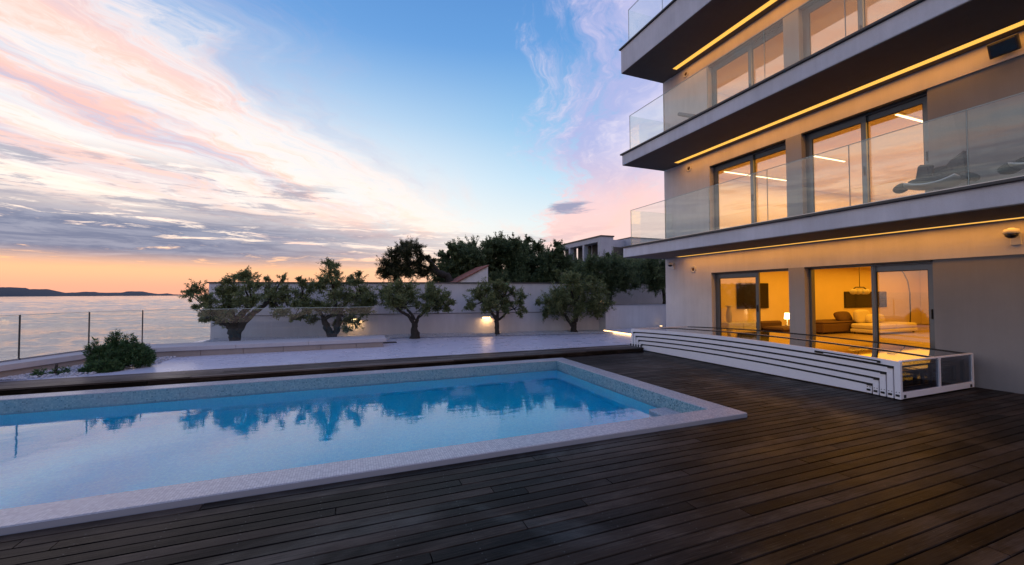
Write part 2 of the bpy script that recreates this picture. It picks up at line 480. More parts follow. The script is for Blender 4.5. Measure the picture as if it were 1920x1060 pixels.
    def build(s, name, mat, parent=None, origin=None):
        o_ = wloc(parent) if parent is not None else (np.array(origin, float) if origin is not None else np.zeros(3))
        me = bpy.data.meshes.new(name)
        V = np.array(s.v, float) - o_
        me.from_pydata(V.tolist(), [], s.f)
        me.polygons.foreach_set('use_smooth', s.sm)
        me.materials.append(MATS[mat]); me.validate(); me.update()
        o = bpy.data.objects.new(name, me); COL.objects.link(o)
        if parent is not None: o.parent = parent
        else: o.location = o_
        ORG[o.name] = o_.copy()
        return o
def rotz(a):
    c, s_ = math.cos(a), math.sin(a); return np.array([[c, -s_, 0], [s_, c, 0], [0, 0, 1.]])
def roty(a):
    c, s_ = math.cos(a), math.sin(a); return np.array([[c, 0, s_], [0, 1, 0], [-s_, 0, c]])
def rotx(a):
    c, s_ = math.cos(a), math.sin(a); return np.array([[1, 0, 0], [0, c, -s_], [0, s_, c]])
def box(name, mat, parent, *a, c=None):
    mb = MB()
    (mb.bbox(*a, c=c) if c else mb.box(*a))
    return mb.build(name, mat, parent)

# ================================================================== SETTING
XP, YP1, YP2 = 4.78, 3.854, 8.843          # pool coping, outer edges
ZC = .05                                   # coping top
XPL = -6.0                                 # far left end of the pool
CW = .325
WZ = -.15                                  # water level
XF, YB, XS = 9.8, 10.867, 8.106            # house facade, its far corner, balcony front
YSTEP, YTREAD = 9.20, 9.98                 # wooden step
ZT = .10                                   # white terrace level

# sea and islands
box('sea', 'sea_water', None, -30000, 30000, -30000, 30000, -9.0, -7.03)
tag(bpy.data.objects['sea'], kind='structure')
def sea_waves():
    """wind waves on the water near the shore, fading out far away"""
    nr, na = 420, 460
    rad = 30*np.power(1800/30, np.linspace(0, 1, nr)); ang = np.radians(np.linspace(-88, 4, na))
    Rg, Ag = np.meshgrid(rad, ang, indexing='ij')
    X, Y = Rg*np.sin(Ag), Rg*np.cos(Ag)
    H = np.zeros_like(X); g = np.random.default_rng(5)
    for k in range(46):
        lam = 1.6*1.085**k; th = g.normal(.9, .55); ph = g.uniform(0, 6.28)
        amp = .0125*lam**.80
        fade = np.clip(lam*55/Rg - .15, 0, 1)
        H += amp*fade*np.sin(2*np.pi/lam*(X*np.cos(th) + Y*np.sin(th)) + ph)
    H = np.maximum(H*.55, -.40)*np.clip((1800-Rg)/900, 0, 1) + .40*np.clip((1800-Rg)/900, 0, 1)
    V = np.stack([X, Y, H - 7.03 + .004], -1).reshape(-1, 3)
    i = np.arange(nr-1)[:, None]*na + np.arange(na-1)[None]
    F = np.stack([i, i+na, i+na+1, i+1], -1).reshape(-1, 4)
    me = bpy.data.meshes.new('sea_waves')
    me.vertices.add(len(V)); me.vertices.foreach_set('co', V.ravel())
    me.loops.add(F.size); me.loops.foreach_set('vertex_index', F.ravel().astype(np.int32))
    me.polygons.add(len(F)); me.polygons.foreach_set('loop_start', np.arange(0, F.size, 4, dtype=np.int32))
    me.polygons.foreach_set('use_smooth', np.ones(len(F), dtype=bool))
    me.materials.append(MATS['sea_water']); me.update(calc_edges=True); me.validate()
    o = bpy.data.objects.new('sea_waves', me); COL.objects.link(o); tag(o, kind='structure')
    me.flip_normals() if me.polygons[0].normal.z < 0 else None
sea_waves()
def island(name, pts, dist, deep):
    mb = MB(); n = len(pts); V = []
    for px, py in pts:
        d = ray(px, py); hz = math.hypot(d[0], d[1]); d = d/hz
        top = np.array([0, 0, CAM_H]) + d*dist
        a = np.array([d[0], d[1], 0.])
        hgt = max(top[2], -6.5)
        V += [tuple(a[:2]*(dist-deep*.5)) + (-7.2,), tuple(a[:2]*dist*1.0) + (hgt,), tuple(a[:2]*(dist+deep)) + (-7.2,)]
    F = []
    for i in range(n-1):
        for j in range(2): F.append((3*i+j, 3*i+3+j, 3*i+4+j, 3*i+1+j))
    mb.add(V, F, True); o = mb.build(name, 'hill', None); tag(o, kind='structure'); return o
rr_ = random.Random(3)
prof = [(-500,545),(-400,541),(-300,545),(-200,539),(-120,543),(-60,540),(0,539),(20,538.6),(48,540),(56,542.5),(74,542.5),(88,542.3),(100,544.5),(122,549),(140,548.6),(158,547.2),(176,547.5),(190,549),(226,549),(240,546.5),(268,546.6),(282,549.5),(296,551.5),(314,550.4),(326,552),(345,553.2),(380,553.4)]
prof2 = []
for (a, b), (c_, d_) in zip(prof[:-1], prof[1:]):
    for k in range(4):
        t_ = k/4; prof2.append((a+(c_-a)*t_, b+(d_-b)*t_ + rr_.uniform(-.25, .25)))
island('island', prof2, 9000, 1500)

# ground under the terrace and land behind it
gm = MB().prism([(-8.2, -60), (300, -60), (300, 16), (9.0, 16), (-4.9, 17.6), (-6.0, 14.2), (-7.6, 11.6), (-8.2, 8)], -9, -2.2)
tag(gm.build('ground', 'dry_ground', None), kind='structure')
def wall_y(X, off=0.0): return 15.68 - .19*(X-1.19) + off
gm = MB().prism([(-4.35, wall_y(-4.35, .31)), (9.3, wall_y(9.3, .31)), (9.6, 17.4), (300, 17.4), (300, 400), (-3.0, 400), (-4.0, 60)], -9, 1.84)
tag(gm.build('hillside', 'dry_ground', None), kind='structure')

# white terrace
def terrace():
    mb = MB()
    poly = [(-6.5, YTREAD+.006), (9.2, YTREAD+.006), (9.2, 14.2), (-4.5, 16.7), (-5.1, 14.0), (-5.45, 12.5), (-6.05, 10.9)]
    mb.prism(poly, -9, ZT)
    return mb.build('terrace_paving', 'white_paving', None)
tag(terrace(), kind='structure')
# raised walkway beside the house with a light line under its edge
pf = MB().bbox(9.24, 14.0, YB+.02, 13.7, ZT+.004, .19, c=.008)
pf.box(9.24, 9.79, 9.95, YB-.0, ZT+.004, .188)
tag(pf.build('side_walkway', 'white_paving', None), kind='structure')

# ------------------------------------------------------------------ deck, plank by plank
DL, DR = -7.4, XF-.012
deck = MB()
for r_ in ((DL, DR, -2.6, YP1-.02), (XP+.02, DR, YP1-.02, YP2+.02), (DL, DR, YP2+.02, YSTEP), (DL, XPL-.02, YP1-.02, YP2+.02), (7.51, 9.22, YSTEP, YTREAD)):
    deck.box(r_[0], r_[1], r_[2]+.0005, r_[3], -.40, -.034)
deck = deck.build('deck', 'soil', None); tag(deck, kind='structure')
def plank(parent, x0, x1, y0, y1, ztop, th, mat):
    c = .0045
    prof_ = [(y0, ztop-th), (y0, ztop-c), (y0+c, ztop), (y1-c, ztop), (y1, ztop-c), (y1, ztop-th)]
    n = len(prof_)
    mb = MB().add([(x0, y, z) for y, z in prof_] + [(x1, y, z) for y, z in prof_],
                  [tuple(range(n)), tuple(range(n, 2*n))[::-1]] + [(i, n+i, n+(i+1) % n, (i+1) % n) for i in range(n)])
    me_o = mb.build('plank', mat, parent); return me_o
pr = random.Random(11)
def lay_rows(parent, y_start, y_end, x0, x1, z, mat, pitch=.1135, gap=.007, lo=2.0, hi=4.2, th=.028):
    n = max(1, int(round((y_end-y_start)/pitch))); pitch = (y_end-y_start)/n
    for i in range(n):
        ya, yb_ = y_start + i*pitch + gap/2, y_start + (i+1)*pitch - gap/2
        xa = x0; first = True
        while xa < x1 - .01:
            L = pr.uniform(lo, hi)
            if first: L = pr.uniform(.4, hi); first = False
            xb = xa + L
            if x1 - xb < .6: xb = x1
            plank(parent, xa + .0035, xb - .0035, ya, yb_, z + pr.uniform(-.0012, .0012), th, mat); xa = xb
lay_rows(deck, -.45, YP1-.012, -2.75, DR, 0.0, 'deck_wood', lo=2.6, hi=4.6)
lay_rows(deck, YP1-.012, YP2+.012, XP+.012, DR, 0.0, 'deck_wood', lo=2.0, hi=3.6)
lay_rows(deck, YSTEP-.004, YTREAD, 7.51, 9.22, 0.0, 'deck_wood', lo=3.2, hi=5.0)
lay_rows(deck, YP2+.012, YSTEP-.004, DL, DR, 0.0, 'deck_wood', lo=3.2, hi=5.0)
# screw heads, two at each joist
scw = MB()
for i in range(0, 38):
    yc = -.45 + (i+.5)*(YP1-.012+.45)/38
    for k in range(26):
        xk = -2.6 + k*.48
        for dy_ in (-.033, .033):
            a0 = pr.uniform(0, 1); xj, yj = xk + pr.uniform(-.012, .012), yc + dy_ + pr.uniform(-.003, .003)
            scw.add([(xj + .0048*math.cos(a0+q_*1.0472), yj + .0048*math.sin(a0+q_*1.0472), .0019) for q_ in range(6)], [(0, 1, 2, 3, 4, 5)])
scw = scw.build('screw_heads', 'dark_metal', deck); tag(scw, kind='stuff')
# step
stp = MB().box(DL, 7.49, YSTEP+.03, YTREAD, -.40, ZT-.03).build('wooden_step', 'soil', None); tag(stp, kind='structure')
lay_rows(stp, YSTEP-.012, YTREAD, DL, 7.5, ZT, 'step_wood', pitch=.13, lo=3.5, hi=5.5)
xx = DL
while xx < 7.5:
    xe = min(7.5, xx + pr.uniform(3.0, 4.5))
    rp = MB().bbox(xx+.004, xe-.004, YSTEP+.002, YSTEP+.026, .006, ZT-.032, c=.003).build('riser_board', 'deck_wood', stp); xx = xe

# ------------------------------------------------------------------ pool
cop = MB()
cop.bbox(XPL, XP, YP1, YP1+CW, -.06, ZC, c=.008)
cop.bbox(XPL, XP, YP2-CW, YP2, -.06, ZC, c=.008)
cop.bbox(XP-CW, XP, YP1+CW+.001, YP2-CW-.001, -.06, ZC, c=.008)
cop.bbox(XPL, XPL+CW, YP1+CW+.001, YP2-CW-.001, -.06, ZC, c=.008)
tag(cop.build('pool_coping', 'coping_mosaic', None), kind='structure')
sh = MB(); ix0, ix1, iy0, iy1 = XPL+CW-.02, XP-CW+.02, YP1+CW-.02, YP2-CW+.02
sh.box(ix0-.25, ix0, iy0-.25, iy1+.25, -1.6, -.062); sh.box(ix1, ix1+.25, iy0-.25, iy1+.25, -1.6, -.062)
sh.box(ix0, ix1, iy0-.25, iy0, -1.6, -.062); sh.box(ix0, ix1, iy1, iy1+.25, -1.6, -.062)
sh.box(ix0, ix1, iy0, iy1, -1.6, -1.3)
tag(sh.build('pool_shell', 'pool_blue', None), kind='structure')
# inner lip below the coping, flush tiles
lip = MB(); 
lip.box(XPL+CW-.018, XP-CW+.018, YP2-CW-.003, YP2-CW+.02, -.30, ZC-.012)
lip.box(XP-CW-.003, XP-CW+.02, YP1+CW, YP2-CW-.004, -.30, ZC-.012)
lip.box(XPL+CW-.018, XP-CW-.004, YP1+CW-.018, YP1+CW+.003, -.30, ZC-.012)
tag(lip.build('pool_waterline_tiles', 'pool_mosaic', None), kind='structure')
tag(MB().box(XPL+CW-.05, XP-CW+.05, YP1+CW-.05, YP2-CW+.05, -1.7, WZ).build('pool_water', 'pool_water', None), kind='structure')
stair = MB().bbox(XP-CW-.32, XP-CW-.004, YP1+CW+.005, 4.98, -.5, -.125, c=.01)
tag(stair.build('pool_entry_ledge', 'coping_mosaic', None), 'pale tiled entry ledge just above the water in the near corner of the pool', 'pool ledge')

# ------------------------------------------------------------------ low seaside wall and its glass
PTOP = .35
sw = empty('seaside_wall', (-1.7, 12.6, ZT), 'low pale stone bench wall along the sea side of the white terrace', 'wall')
mb = MB()
xa = -4.35
joints = [-4.86, -4.35, -3.45, -2.55, -1.65, -.75, .15, .86]
for a, b_ in zip(joints[:-1], joints[1:]):
    MB().bbox(a+.003, b_-.003, 12.29, 13.1, ZT-.02, .245, c=.004).build('base_block', 'stone_base', sw)
for a, b_ in zip([-4.86, -2.7, -1.05], [-2.7, -1.05, .95]):
    MB().bbox(a+.002, b_-.002, 12.22, 13.16, .245, PTOP, c=.008).build('coping_stone', 'stone_pale', sw)
# slanting section
inner = [(-4.862, 12.24), (-5.29, 11.53), (-5.84, 10.21), (-6.22, 9.25), (-6.75, 8.2), (-7.3, 7.0), (-7.3, -2.6)]
outer = [(-4.862, 13.42), (-5.40, 12.92), (-5.66, 12.34), (-6.20, 10.84), (-6.72, 9.3), (-7.3, 8.0), (-7.8, 6.9), (-7.9, -2.6)]
sw2 = empty('seaside_wall', (-6.2, 10.6, ZT), 'slanting low stone wall at the left edge behind the shrubs', 'wall')
def ribbon(inn, out, grow, z0, z1): 
    return inn + out[::-1]
base_poly = [(-4.88, 12.31), (-5.33, 11.56), (-5.89, 10.23), (-6.27, 9.27), (-6.8, 8.22), (-7.35, 7.0), (-7.38, -2.6), (-7.85, -2.6), (-7.74, 6.92), (-7.25, 7.99), (-6.68, 9.29), (-6.16, 10.83), (-5.63, 12.31), (-5.38, 12.86), (-4.88, 13.34)]
MB().prism(base_poly[::-1], -8, .245).build('base', 'stone_base', sw2)
MB().prism((inner + outer[::-1])[::-1], .247, PTOP).build('coping', 'stone_pale', sw2)
# glass balustrade standing on the low walls
gb = empty('glass_balustrade', (-5, 12.6, PTOP), 'frameless clear glass balustrade on the low wall, facing the sea', 'balustrade')
GT = 1.22
path = [(-7.62, 6.0), (-6.66, 9.35), (-6.10, 10.85), (-5.62, 12.35), (-5.02, 13.05)]
p3 = on_z(35, 675, PTOP)[:2]; p4 = on_z(166, 657, PTOP)[:2]
dv = p4 - p3; L_ = np.linalg.norm(dv); dv /= L_
path = [tuple(p3 - dv*L_*k) for k in (3, 2, 1)] + [tuple(p3), tuple(p4), (-4.88, 13.03)]
def panel_between(a, b_, z0, z1, th, gap, name, mat, parent):
    a, b_ = np.array(a), np.array(b_); d = b_-a; L = np.linalg.norm(d); d /= L; n = np.array([-d[1], d[0]])*th/2
    a2, b2 = a + d*gap, b_ - d*gap
    pn = MB().prism([tuple(a2-n), tuple(b2-n), tuple(b2+n), tuple(a2+n)], z0, z1).build(name, mat, parent)
    if name == 'glass_panel': MB().prism([tuple(a2-n), tuple(b2-n), tuple(b2+n), tuple(a2+n)], z1+.0005, z1+.010).build('polished_edge', 'glass_edge', pn)
    return pn
for a, b_ in zip(path[:-1], path[1:]): panel_between(a, b_, PTOP+.002, GT, .016, .012, 'glass_panel', 'clear_glass', gb)
px_ = [-4.86, -3.45, -2.05, -.65, .78]
for a, b_ in zip(px_[:-1], px_[1:]): panel_between((a, 13.02), (b_, 13.02), PTOP+.002, GT, .016, .008, 'glass_panel', 'clear_glass', gb)
for q in path[1:6]:
    MB().box(q[0]-.010, q[0]+.010, q[1]-.010, q[1]+.010, PTOP+.001, GT+.004).build('post', 'dark_metal', gb)
for a, b_ in zip(path[:-1], path[1:]): panel_between(a, b_, PTOP+.0015, PTOP+.03, .04, .016, 'base_rail', 'brushed_steel', gb)

# ------------------------------------------------------------------ retaining wall in two tiers
rw = empty('retaining_wall', (2.4, 15.4, ZT), 'long two-tier pale plaster retaining wall behind the olive trees', 'wall')
def wall_seg(x0, x1, o0, o1, z0, z1, name, mat):
    return MB().prism([(x0, wall_y(x0, o0)), (x1, wall_y(x1, o0)), (x1, wall_y(x1, o1)), (x0, wall_y(x0, o1))], z0, z1).build(name, mat, rw)
wall_seg(-4.45, 9.35, .045, .30, -8, .86, 'lower_wall', 'wall_plaster')
wall_seg(-4.50, 9.35, 0.0, .30, .885, 2.0, 'upper_wall', 'wall_plaster')
wall_seg(-4.46, 9.35, .10, .29, .855, .89, 'shadow_gap', 'dark_metal')
wall_seg(-4.56, 9.36, -.05, .34, 2.0, 2.045, 'cap', 'dark_metal')
def lamp_below(x, y, z, e=5.0):
    l = bpy.data.lights.new('wall_light_lamp', 'AREA'); l.shape = 'RECTANGLE'; l.size = .34; l.size_y = .10; l.energy = e; l.color = (1, .56, .22)
    o = bpy.data.objects.new('wall_light_lamp', l); COL.objects.link(o); o.location = (x, y, z); o.rotation_euler = (math.radians(18), 0, 0)
def wall_lamp(X, z, n_):
    y = wall_y(X, .045)
    MB().bbox(X-.17, X+.17, y-.055, y+.0, z-.005, z+.045, c=.004).build('wall_light', 'white_plastic', rw)
    MB().box(X-.155, X+.155, y-.048, y-.006, z-.018, z-.006).build('light_diffuser', 'wall_lamp', rw)
    MB().box(X-.155, X+.155, y-.060, y-.056, z+.002, z+.038).build('light_diffuser', 'wall_lamp', rw)
    lamp_below(X, y-.14, z-.03, 2.4)
for X in (4.83, .13): wall_lamp(X, .68, 0)
MB().bbox(2.55-.1, 2.55+.1, 12.95, 13.1, ZT+.002, ZT+.012, c=.002)
# planter wall in front of the upper terrace
pw = empty('planter_wall', (10.8, 13.8, .19), 'low square pale planter wall between the olive trees and the house corner', 'wall')
MB().box(9.36, 20, 13.72, 13.98, .0, 1.09).build('front', 'plaster', pw)
MB().box(9.36, 9.60, 13.985, 17.0, .0, 1.088).build('side', 'plaster', pw)
MB().bbox(9.34, 20, 13.70, 14.0, 1.092, 1.125, c=.005).build('cap', 'stone_pale', pw)
MB().box(9.605, 20, 13.99, 16.98, .3, 1.05).build('planting_soil', 'soil', pw)
uw = empty('garden_wall', (12, 17.1, 1.05), 'pale garden wall behind the two trees at the house corner', 'wall')
MB().box(8.9, 24, 17.0, 17.3, .2, 2.10).build('wall', 'wall_plaster', uw)
MB().box(8.88, 24, 16.97, 17.33, 2.102, 2.14).build('cap', 'dark_metal', uw)
q = on_y(1112, 555, 16.98)
MB().bbox(q[0]-.16, q[0]+.16, 16.94, 16.998, q[2]-.02, q[2]+.03).build('wall_light', 'white_plastic', uw)
MB().box(q[0]-.15, q[0]+.15, 16.945, 16.99, q[2]-.034, q[2]-.021).build('light_diffuser', 'wall_lamp', uw)
MB().box(q[0]-.15, q[0]+.15, 16.935, 16.939, q[2]-.016, q[2]+.026).build('light_diffuser', 'wall_lamp', uw)
lamp_below(q[0], 16.9, q[2]-.05, 7.0)
ll = empty('step_light', (9.22, 12, ZT), 'warm light strip glowing under the walkway edge beside the pool cover', 'light')
MB().box(9.222, 9.238, 9.99, 13.66, ZT+.006, ZT+.07).build('diffuser', 'led_step', ll)
MB().box(9.218, 9.238, 9.99, 13.66, ZT+.072, ZT+.085).build('profile', 'brushed_steel', ll)
fl = empty('floor_uplight', (9.9, 13.0, .19), 'small glowing floor light at the foot of the planter wall by the house corner', 'light')
qf = on_y(1241, 611, 13.55)
MB().lathe((11.9, 13.5, .19), [(.07, 0), (.07, .05), (.06, .055)], 14).build('housing', 'brushed_steel', fl)
MB().lathe((11.9, 13.5, .245), [(.055, 0), (.055, .008)], 14).build('lens', 'wall_lamp', fl)

# gravel: bed sheet and real stones
def gravel(name, poly_fn, n, x0, x1, label):
    V, F = [], []
    ico = [(0,0,1),(.9,0,.3),(.28,.85,.3),(-.72,.53,.3),(-.72,-.53,.3),(.28,-.85,.3),(0,0,-.4)]
    icf = [(0,1,2),(0,2,3),(0,3,4),(0,4,5),(0,5,1),(1,6,2),(2,6,3),(3,6,4),(4,6,5),(5,6,1)]
    g = random.Random(len(name)+n)
    for _ in range(n):
        X = g.uniform(x0, x1); lo, hi = poly_fn(X)
        if hi <= lo: continue
        Y = g.uniform(lo, hi); r = g.uniform(.014, .034); a = g.uniform(0, 6.28); b = len(V)
        for (u, v, ww) in ico:
            u2, v2 = u*g.uniform(.75, 1.2), v*g.uniform(.7, 1.1)
            V.append((X + r*(u2*math.cos(a)-v2*math.sin(a)), Y + r*(u2*math.sin(a)+v2*math.cos(a)), ZT + .018 + r*ww*.7 + g.uniform(-.004, .014)))
        F += [tuple(b+i for i in f) for f in icf]
    mb = MB(); mb.v = V; mb.f = F; mb.sm = [False]*len(F)
    o = mb.build(name, 'white_stone', None); tag(o, label, 'gravel', kind='stuff'); return o
gravel('white_gravel', lambda X: (wall_y(X, -1.25 if X > 1.2 else -1.9), min(wall_y(X, .03), 30)), 15000, -4.3, 9.2, 'white pebbles along the foot of the retaining wall')
def tri(X):
    lo = YTREAD + .03
    hi = 10.21 + (X+5.84)/.55*1.32 if X < -5.29 else 11.53 + (X+5.29)/.43*.7
    hi = min(hi, 12.2)
    if X > -4.5: hi = min(hi, 12.2); lo = max(lo, 10.1 + (X+4.6)*1.55)
    return lo, hi
gravel('bed_gravel', tri, 1500, -5.85, -3.9, 'white pebbles under the shrubs by the slanting wall')
for nm, lab, px, py in (('floor_drain', 'small dark drain grate in the terrace by the gravel strip', 1039, 626), ('floor_drain', 'small grey drain cover at the right end of the bench wall', 731, 643)):
    q = on_z(px, py, ZT)
    e = empty(nm, (q[0], q[1], ZT), lab, 'drain')
    MB().bbox(q[0]-.2, q[0]+.2, q[1]-.12, q[1]+.12, ZT+.001, ZT+.02, c=.004).build('frame', 'dark_metal', e)
    for k in range(7): MB().box(q[0]-.18+k*.055, q[0]-.15+k*.055, q[1]-.1, q[1]+.1, ZT+.0205, ZT+.026).build('bar', 'black_plastic', e)

# ================================================================== HOUSE
Z1B, Z1T, Z2B, Z2T, Z3B, Z3T = 2.736, 3.044, 5.706, 6.042, 8.706, 9.483
house = empty('house', (XF, YB, 0), 'white modern three-storey house with cantilevered balconies and warm lit windows', 'house')
YN = -3.0                                  # near end of the house, out of frame
XB = 25.0
WY = [(6.73, 9.0), (4.12, 6.36), (.9, 2.0)]   # window openings, shared by all floors
floors = [(.15, Z1B, 2.19), (Z1T+.05, Z2B, 5.33), (Z2T+.05, Z3B, 8.32)]
wt = .30
for z0, z1, zh in floors:
    zb = z0 - .2 if z0 > 1 else -.3
    A = (XF, XF+wt)
    box('wall', 'plaster', house, *A, 9.0, YB, zb, z1)
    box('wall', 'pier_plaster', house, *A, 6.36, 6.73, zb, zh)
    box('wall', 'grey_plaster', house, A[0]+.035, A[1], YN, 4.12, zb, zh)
    box('wall', 'plaster', house, *A, YN, 8.9995, zh, z1)
box('wall', 'plaster', house, XF+wt+.001, XB, YB-.3, YB, -.3, Z3B)
box('wall', 'plaster', house, XB-.3, XB, YN, YB-.301, -.3, Z3B)
box('wall', 'plaster', house, XF+wt+.001, XB-.301, YN, YN+.3, -.3, Z3B)
# slabs with balconies
for k, (zb, zt) in enumerate(((Z1B, Z1T), (Z2B, Z2T), (Z3B, Z3T))):
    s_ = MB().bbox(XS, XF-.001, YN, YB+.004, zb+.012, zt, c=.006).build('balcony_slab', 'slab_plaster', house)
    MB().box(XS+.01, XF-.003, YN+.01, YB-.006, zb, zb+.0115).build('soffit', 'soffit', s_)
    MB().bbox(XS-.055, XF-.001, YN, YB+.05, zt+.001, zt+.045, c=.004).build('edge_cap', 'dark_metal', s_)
    box('floor_slab', 'interior_floor', house, XF+.06, XB-.31, YN+.31, YB-.305, zb+.02, zt+.05)
    # light strip in the soffit
    lx0, lx1 = (9.43, 9.59)
    st_ = MB().box(lx0, lx1, YN+.3, 10.02, zb-.006, zb-.0005).build('led_strip', 'led_warm', s_)
    al = bpy.data.lights.new('led_strip_lamp', 'AREA'); al.shape = 'RECTANGLE'; al.size = .30; al.size_y = 12.6; al.energy = 31; al.color = (1, .38, .05)
    ao = bpy.data.objects.new('led_strip_lamp', al); COL.objects.link(ao); ao.location = (lx0+.08, (YN+.3+10.0)/2, zb-.012)
    MB().box(lx0-.012, lx0-.001, YN+.3, 10.03, zb-.010, zb-.0004).build('led_profile', 'brushed_steel', s_)
    MB().box(lx1+.001, lx1+.012, YN+.3, 10.03, zb-.010, zb-.0004).build('led_profile', 'brushed_steel', s_)
box('floor_slab', 'interior_floor', house, XF+.06, XB-.31, YN+.31, YB-.305, -.2, .15)
box('roof_wall', 'plaster', house, 13.0, XB, YN, 9.0, Z3T+.05, 12.2)
# round vents
for py_, pz_ in ((9.67, 2.33), (9.78, 5.49), (9.84, 8.51)):
    v_ = MB().lathe((XF-.022, py_, pz_), [(.105, .021), (.105, .004), (.085, 0), (.07, .012)], 20, axis=0).build('vent', 'white_plastic', house)
    MB().lathe((XF-.013, py_, pz_), [(.05, 0), (.05, .006)], 16, axis=0).build('vent_grille', 'brown_fabric', v_)

# windows: sliding doors, one leaf each side
def window(y0, y1, z0, z1, glass_a, glass_b, mid, open_leaf=None):
    """y0 < y1; leaf a is the far one (large y), leaf b the near one"""
    fx0, fx1 = XF+.15, XF+.27
    w_ = MB()
    w_.box(fx0, fx1, y0, y0+.055, z0, z1-.056); w_.box(fx0, fx1, y1-.055, y1, z0, z1-.056)
    w_.box(fx0, fx1, y0, y1, z1-.055, z1); w_.box(fx0, fx1, y0+.056, y1-.056, z0, z0+.035)
    fr = w_.build('window', 'frame_metal', house)
    # dark reveal lining
    MB().box(XF+.002, fx0-.001, y0+.001, y1-.001, z1-.03, z1-.001).build('reveal_lining', 'black_plastic', fr)
    def leaf(a, b_, x, gmat, name):
        sw_ = .085
        l = MB()
        l.box(x, x+.05, a, a+sw_, z0+.036, z1-.057); l.box(x, x+.05, b_-sw_, b_, z0+.036, z1-.057)
        l.box(x, x+.05, a+sw_, b_-sw_, z1-.057-.11, z1-.057); l.box(x, x+.05, a+sw_, b_-sw_, z0+.036, z0+.13)
        l.build('sash', 'frame_metal', fr)
        g_ = MB().box(x+.02, x+.032, a+sw_+.001, b_-sw_-.001, z0+.131, z1-.168).build('pane', gmat, fr)
        gk = MB()
        for (ya, yb2) in ((a+sw_+.0005, a+sw_+.012), (b_-sw_-.012, b_-sw_-.0005)): gk.box(x+.012, x+.0195, ya, yb2, z0+.131, z1-.168)
        gk.box(x+.012, x+.0195, a+sw_+.013, b_-sw_-.013, z1-.181, z1-.168)
        gk.build('gasket', 'rubber', fr)
        h_ = MB(); hy = a + sw_*.5
        h_.bbox(x-.028, x-.002, hy-.012, hy+.012, z0+.95, z0+1.13, c=.004); h_.build('handle', 'black_plastic', fr)
    if open_leaf != 'a': leaf(mid-.03, y1-.056, fx0+.005, glass_a, 'a')
    if open_leaf != 'b': leaf(y0+.056, mid+.06, fx0+.062, glass_b, 'b')
    # vertical bolts on the jamb
    j_ = MB().box(fx0+.003, fx0+.02, mid-.015, mid+.005, z0+.04, z1-.06); 
    if open_leaf: j_.build('jamb_rail', 'frame_metal', fr)
    return fr
for k, (z0, z1, zh) in enumerate(floors):
    if k == 0:
        window(*WY[0], z0, zh, 'door_glass', 'open_glass', 7.66, 'b')
        window(*WY[1], z0, zh, 'open_glass', 'door_glass', 5.10, 'a')
    else:
        window(*WY[0], z0, zh, 'window_glass', 'window_glass', 7.75)
        window(*WY[1], z0, zh, 'window_glass', 'window_glass', 5.18)

# rooms
def room(z0, zc, k):
    t = 'interior_paint'
    box('ceiling', t, house, XF+wt+.002, XB-.31, YN+.32, YB-.31, zc, zc+.08)
    box('interior_wall', t, house, XF+wt+.002, XB-.31, YB-.36, YB-.306, z0+.02, zc-.002)
    box('interior_wall', t, house, 24.0, 24.08, YN+.32, YB-.37, z0+.02, zc-.002)
    box('interior_wall', t, house, XF+wt+.002, 23.99, 1.2, 1.28, z0+.02, zc-.002)
    for (x, y, sx, sy, e) in ((17.0, 6.0, 12.0, 8.0, 690),):
        l = bpy.data.lights.new('room_lamp', 'AREA'); l.shape = 'RECTANGLE'; l.size = sx; l.size_y = sy
        l.energy = e*(.66, 1.2, 1.0)[k]; l.color = ((1, .43, .025), (1, .47, .06), (1, .45, .11))[k]
        o = bpy.data.objects.new('room_lamp', l); COL.objects.link(o); o.location = (x, y, zc-.03)
room(.15, 2.6, 0); room(Z1T+.05, 5.58, 1); room(Z2T+.05, 8.58, 2)
# ceiling light lines on the first floor
for (x0, x1, y, lab) in ((11.25, 14.4, 9.75, 'bright light line on the first floor ceiling behind the far window'),
                         (12.4, 13.8, 7.70, 'short bright light line on the first floor ceiling in the middle window'),
                         (11.2, 12.4, 5.22, 'bright light line on the first floor ceiling in the nearest window')):
    e = empty('ceiling_light', (x0, y, 5.5), lab, 'light', 'linear ceiling lights on the first floor')
    MB().box(x0, x1, y-.03, y+.03, 5.535, 5.579).build('housing', 'white_plastic', e)
    MB().box(x0+.01, x1-.01, y-.022, y+.022, 5.522, 5.534).build('diffuser', 'led_room', e)
q0 = on_y(1640, 515, 7.0)
e = empty('ceiling_light', (16.1, 7.6, 2.5), 'short bright light bar on the ceiling of the ground floor room', 'light')
MB().box(15.6, 16.7, 7.6, 7.66, 2.54, 2.598).build('housing', 'white_plastic', e)
MB().box(15.61, 16.69, 7.605, 7.655, 2.525, 2.539).build('diffuser', 'led_room', e)

# balcony balustrades
XG = 8.17
def balcony_glass(name, zt, top, label):
    b_ = empty(name, (XG, YB-.3, zt+.045), label, 'balustrade', 'frameless balcony balustrades')
    ys = [10.56, 9.05, 7.54, 6.03, 4.50, 3.01, 1.50, 0.0, -1.5, -2.9]
    for a, c_ in zip(ys[:-1], ys[1:]):
        pn = MB().box(XG, XG+.018, c_+.006, a-.006, zt+.046, top).build('glass_panel', 'balcony_glass', b_)
        MB().box(XG, XG+.018, c_+.006, a-.006, top+.0005, top+.010).build('polished_edge', 'glass_edge', pn)
        MB().box(XG, XG+.018, a-.0055, a-.0005, zt+.046, top).build('panel_seal', 'glass_edge', pn)
    MB().box(XG+.022, XF-.004, 10.545, 10.562, zt+.046, top).build('glass_panel', 'balcony_glass', b_)
    MB().box(XG-.012, XG+.032, -2.9, 10.5, zt+.0455, zt+.075).build('base_channel', 'brushed_steel', b_)
    return b_
balcony_glass('glass_balustrade', Z1T, 4.20, 'clear glass balustrade of the lowest balcony with the lounge chairs')
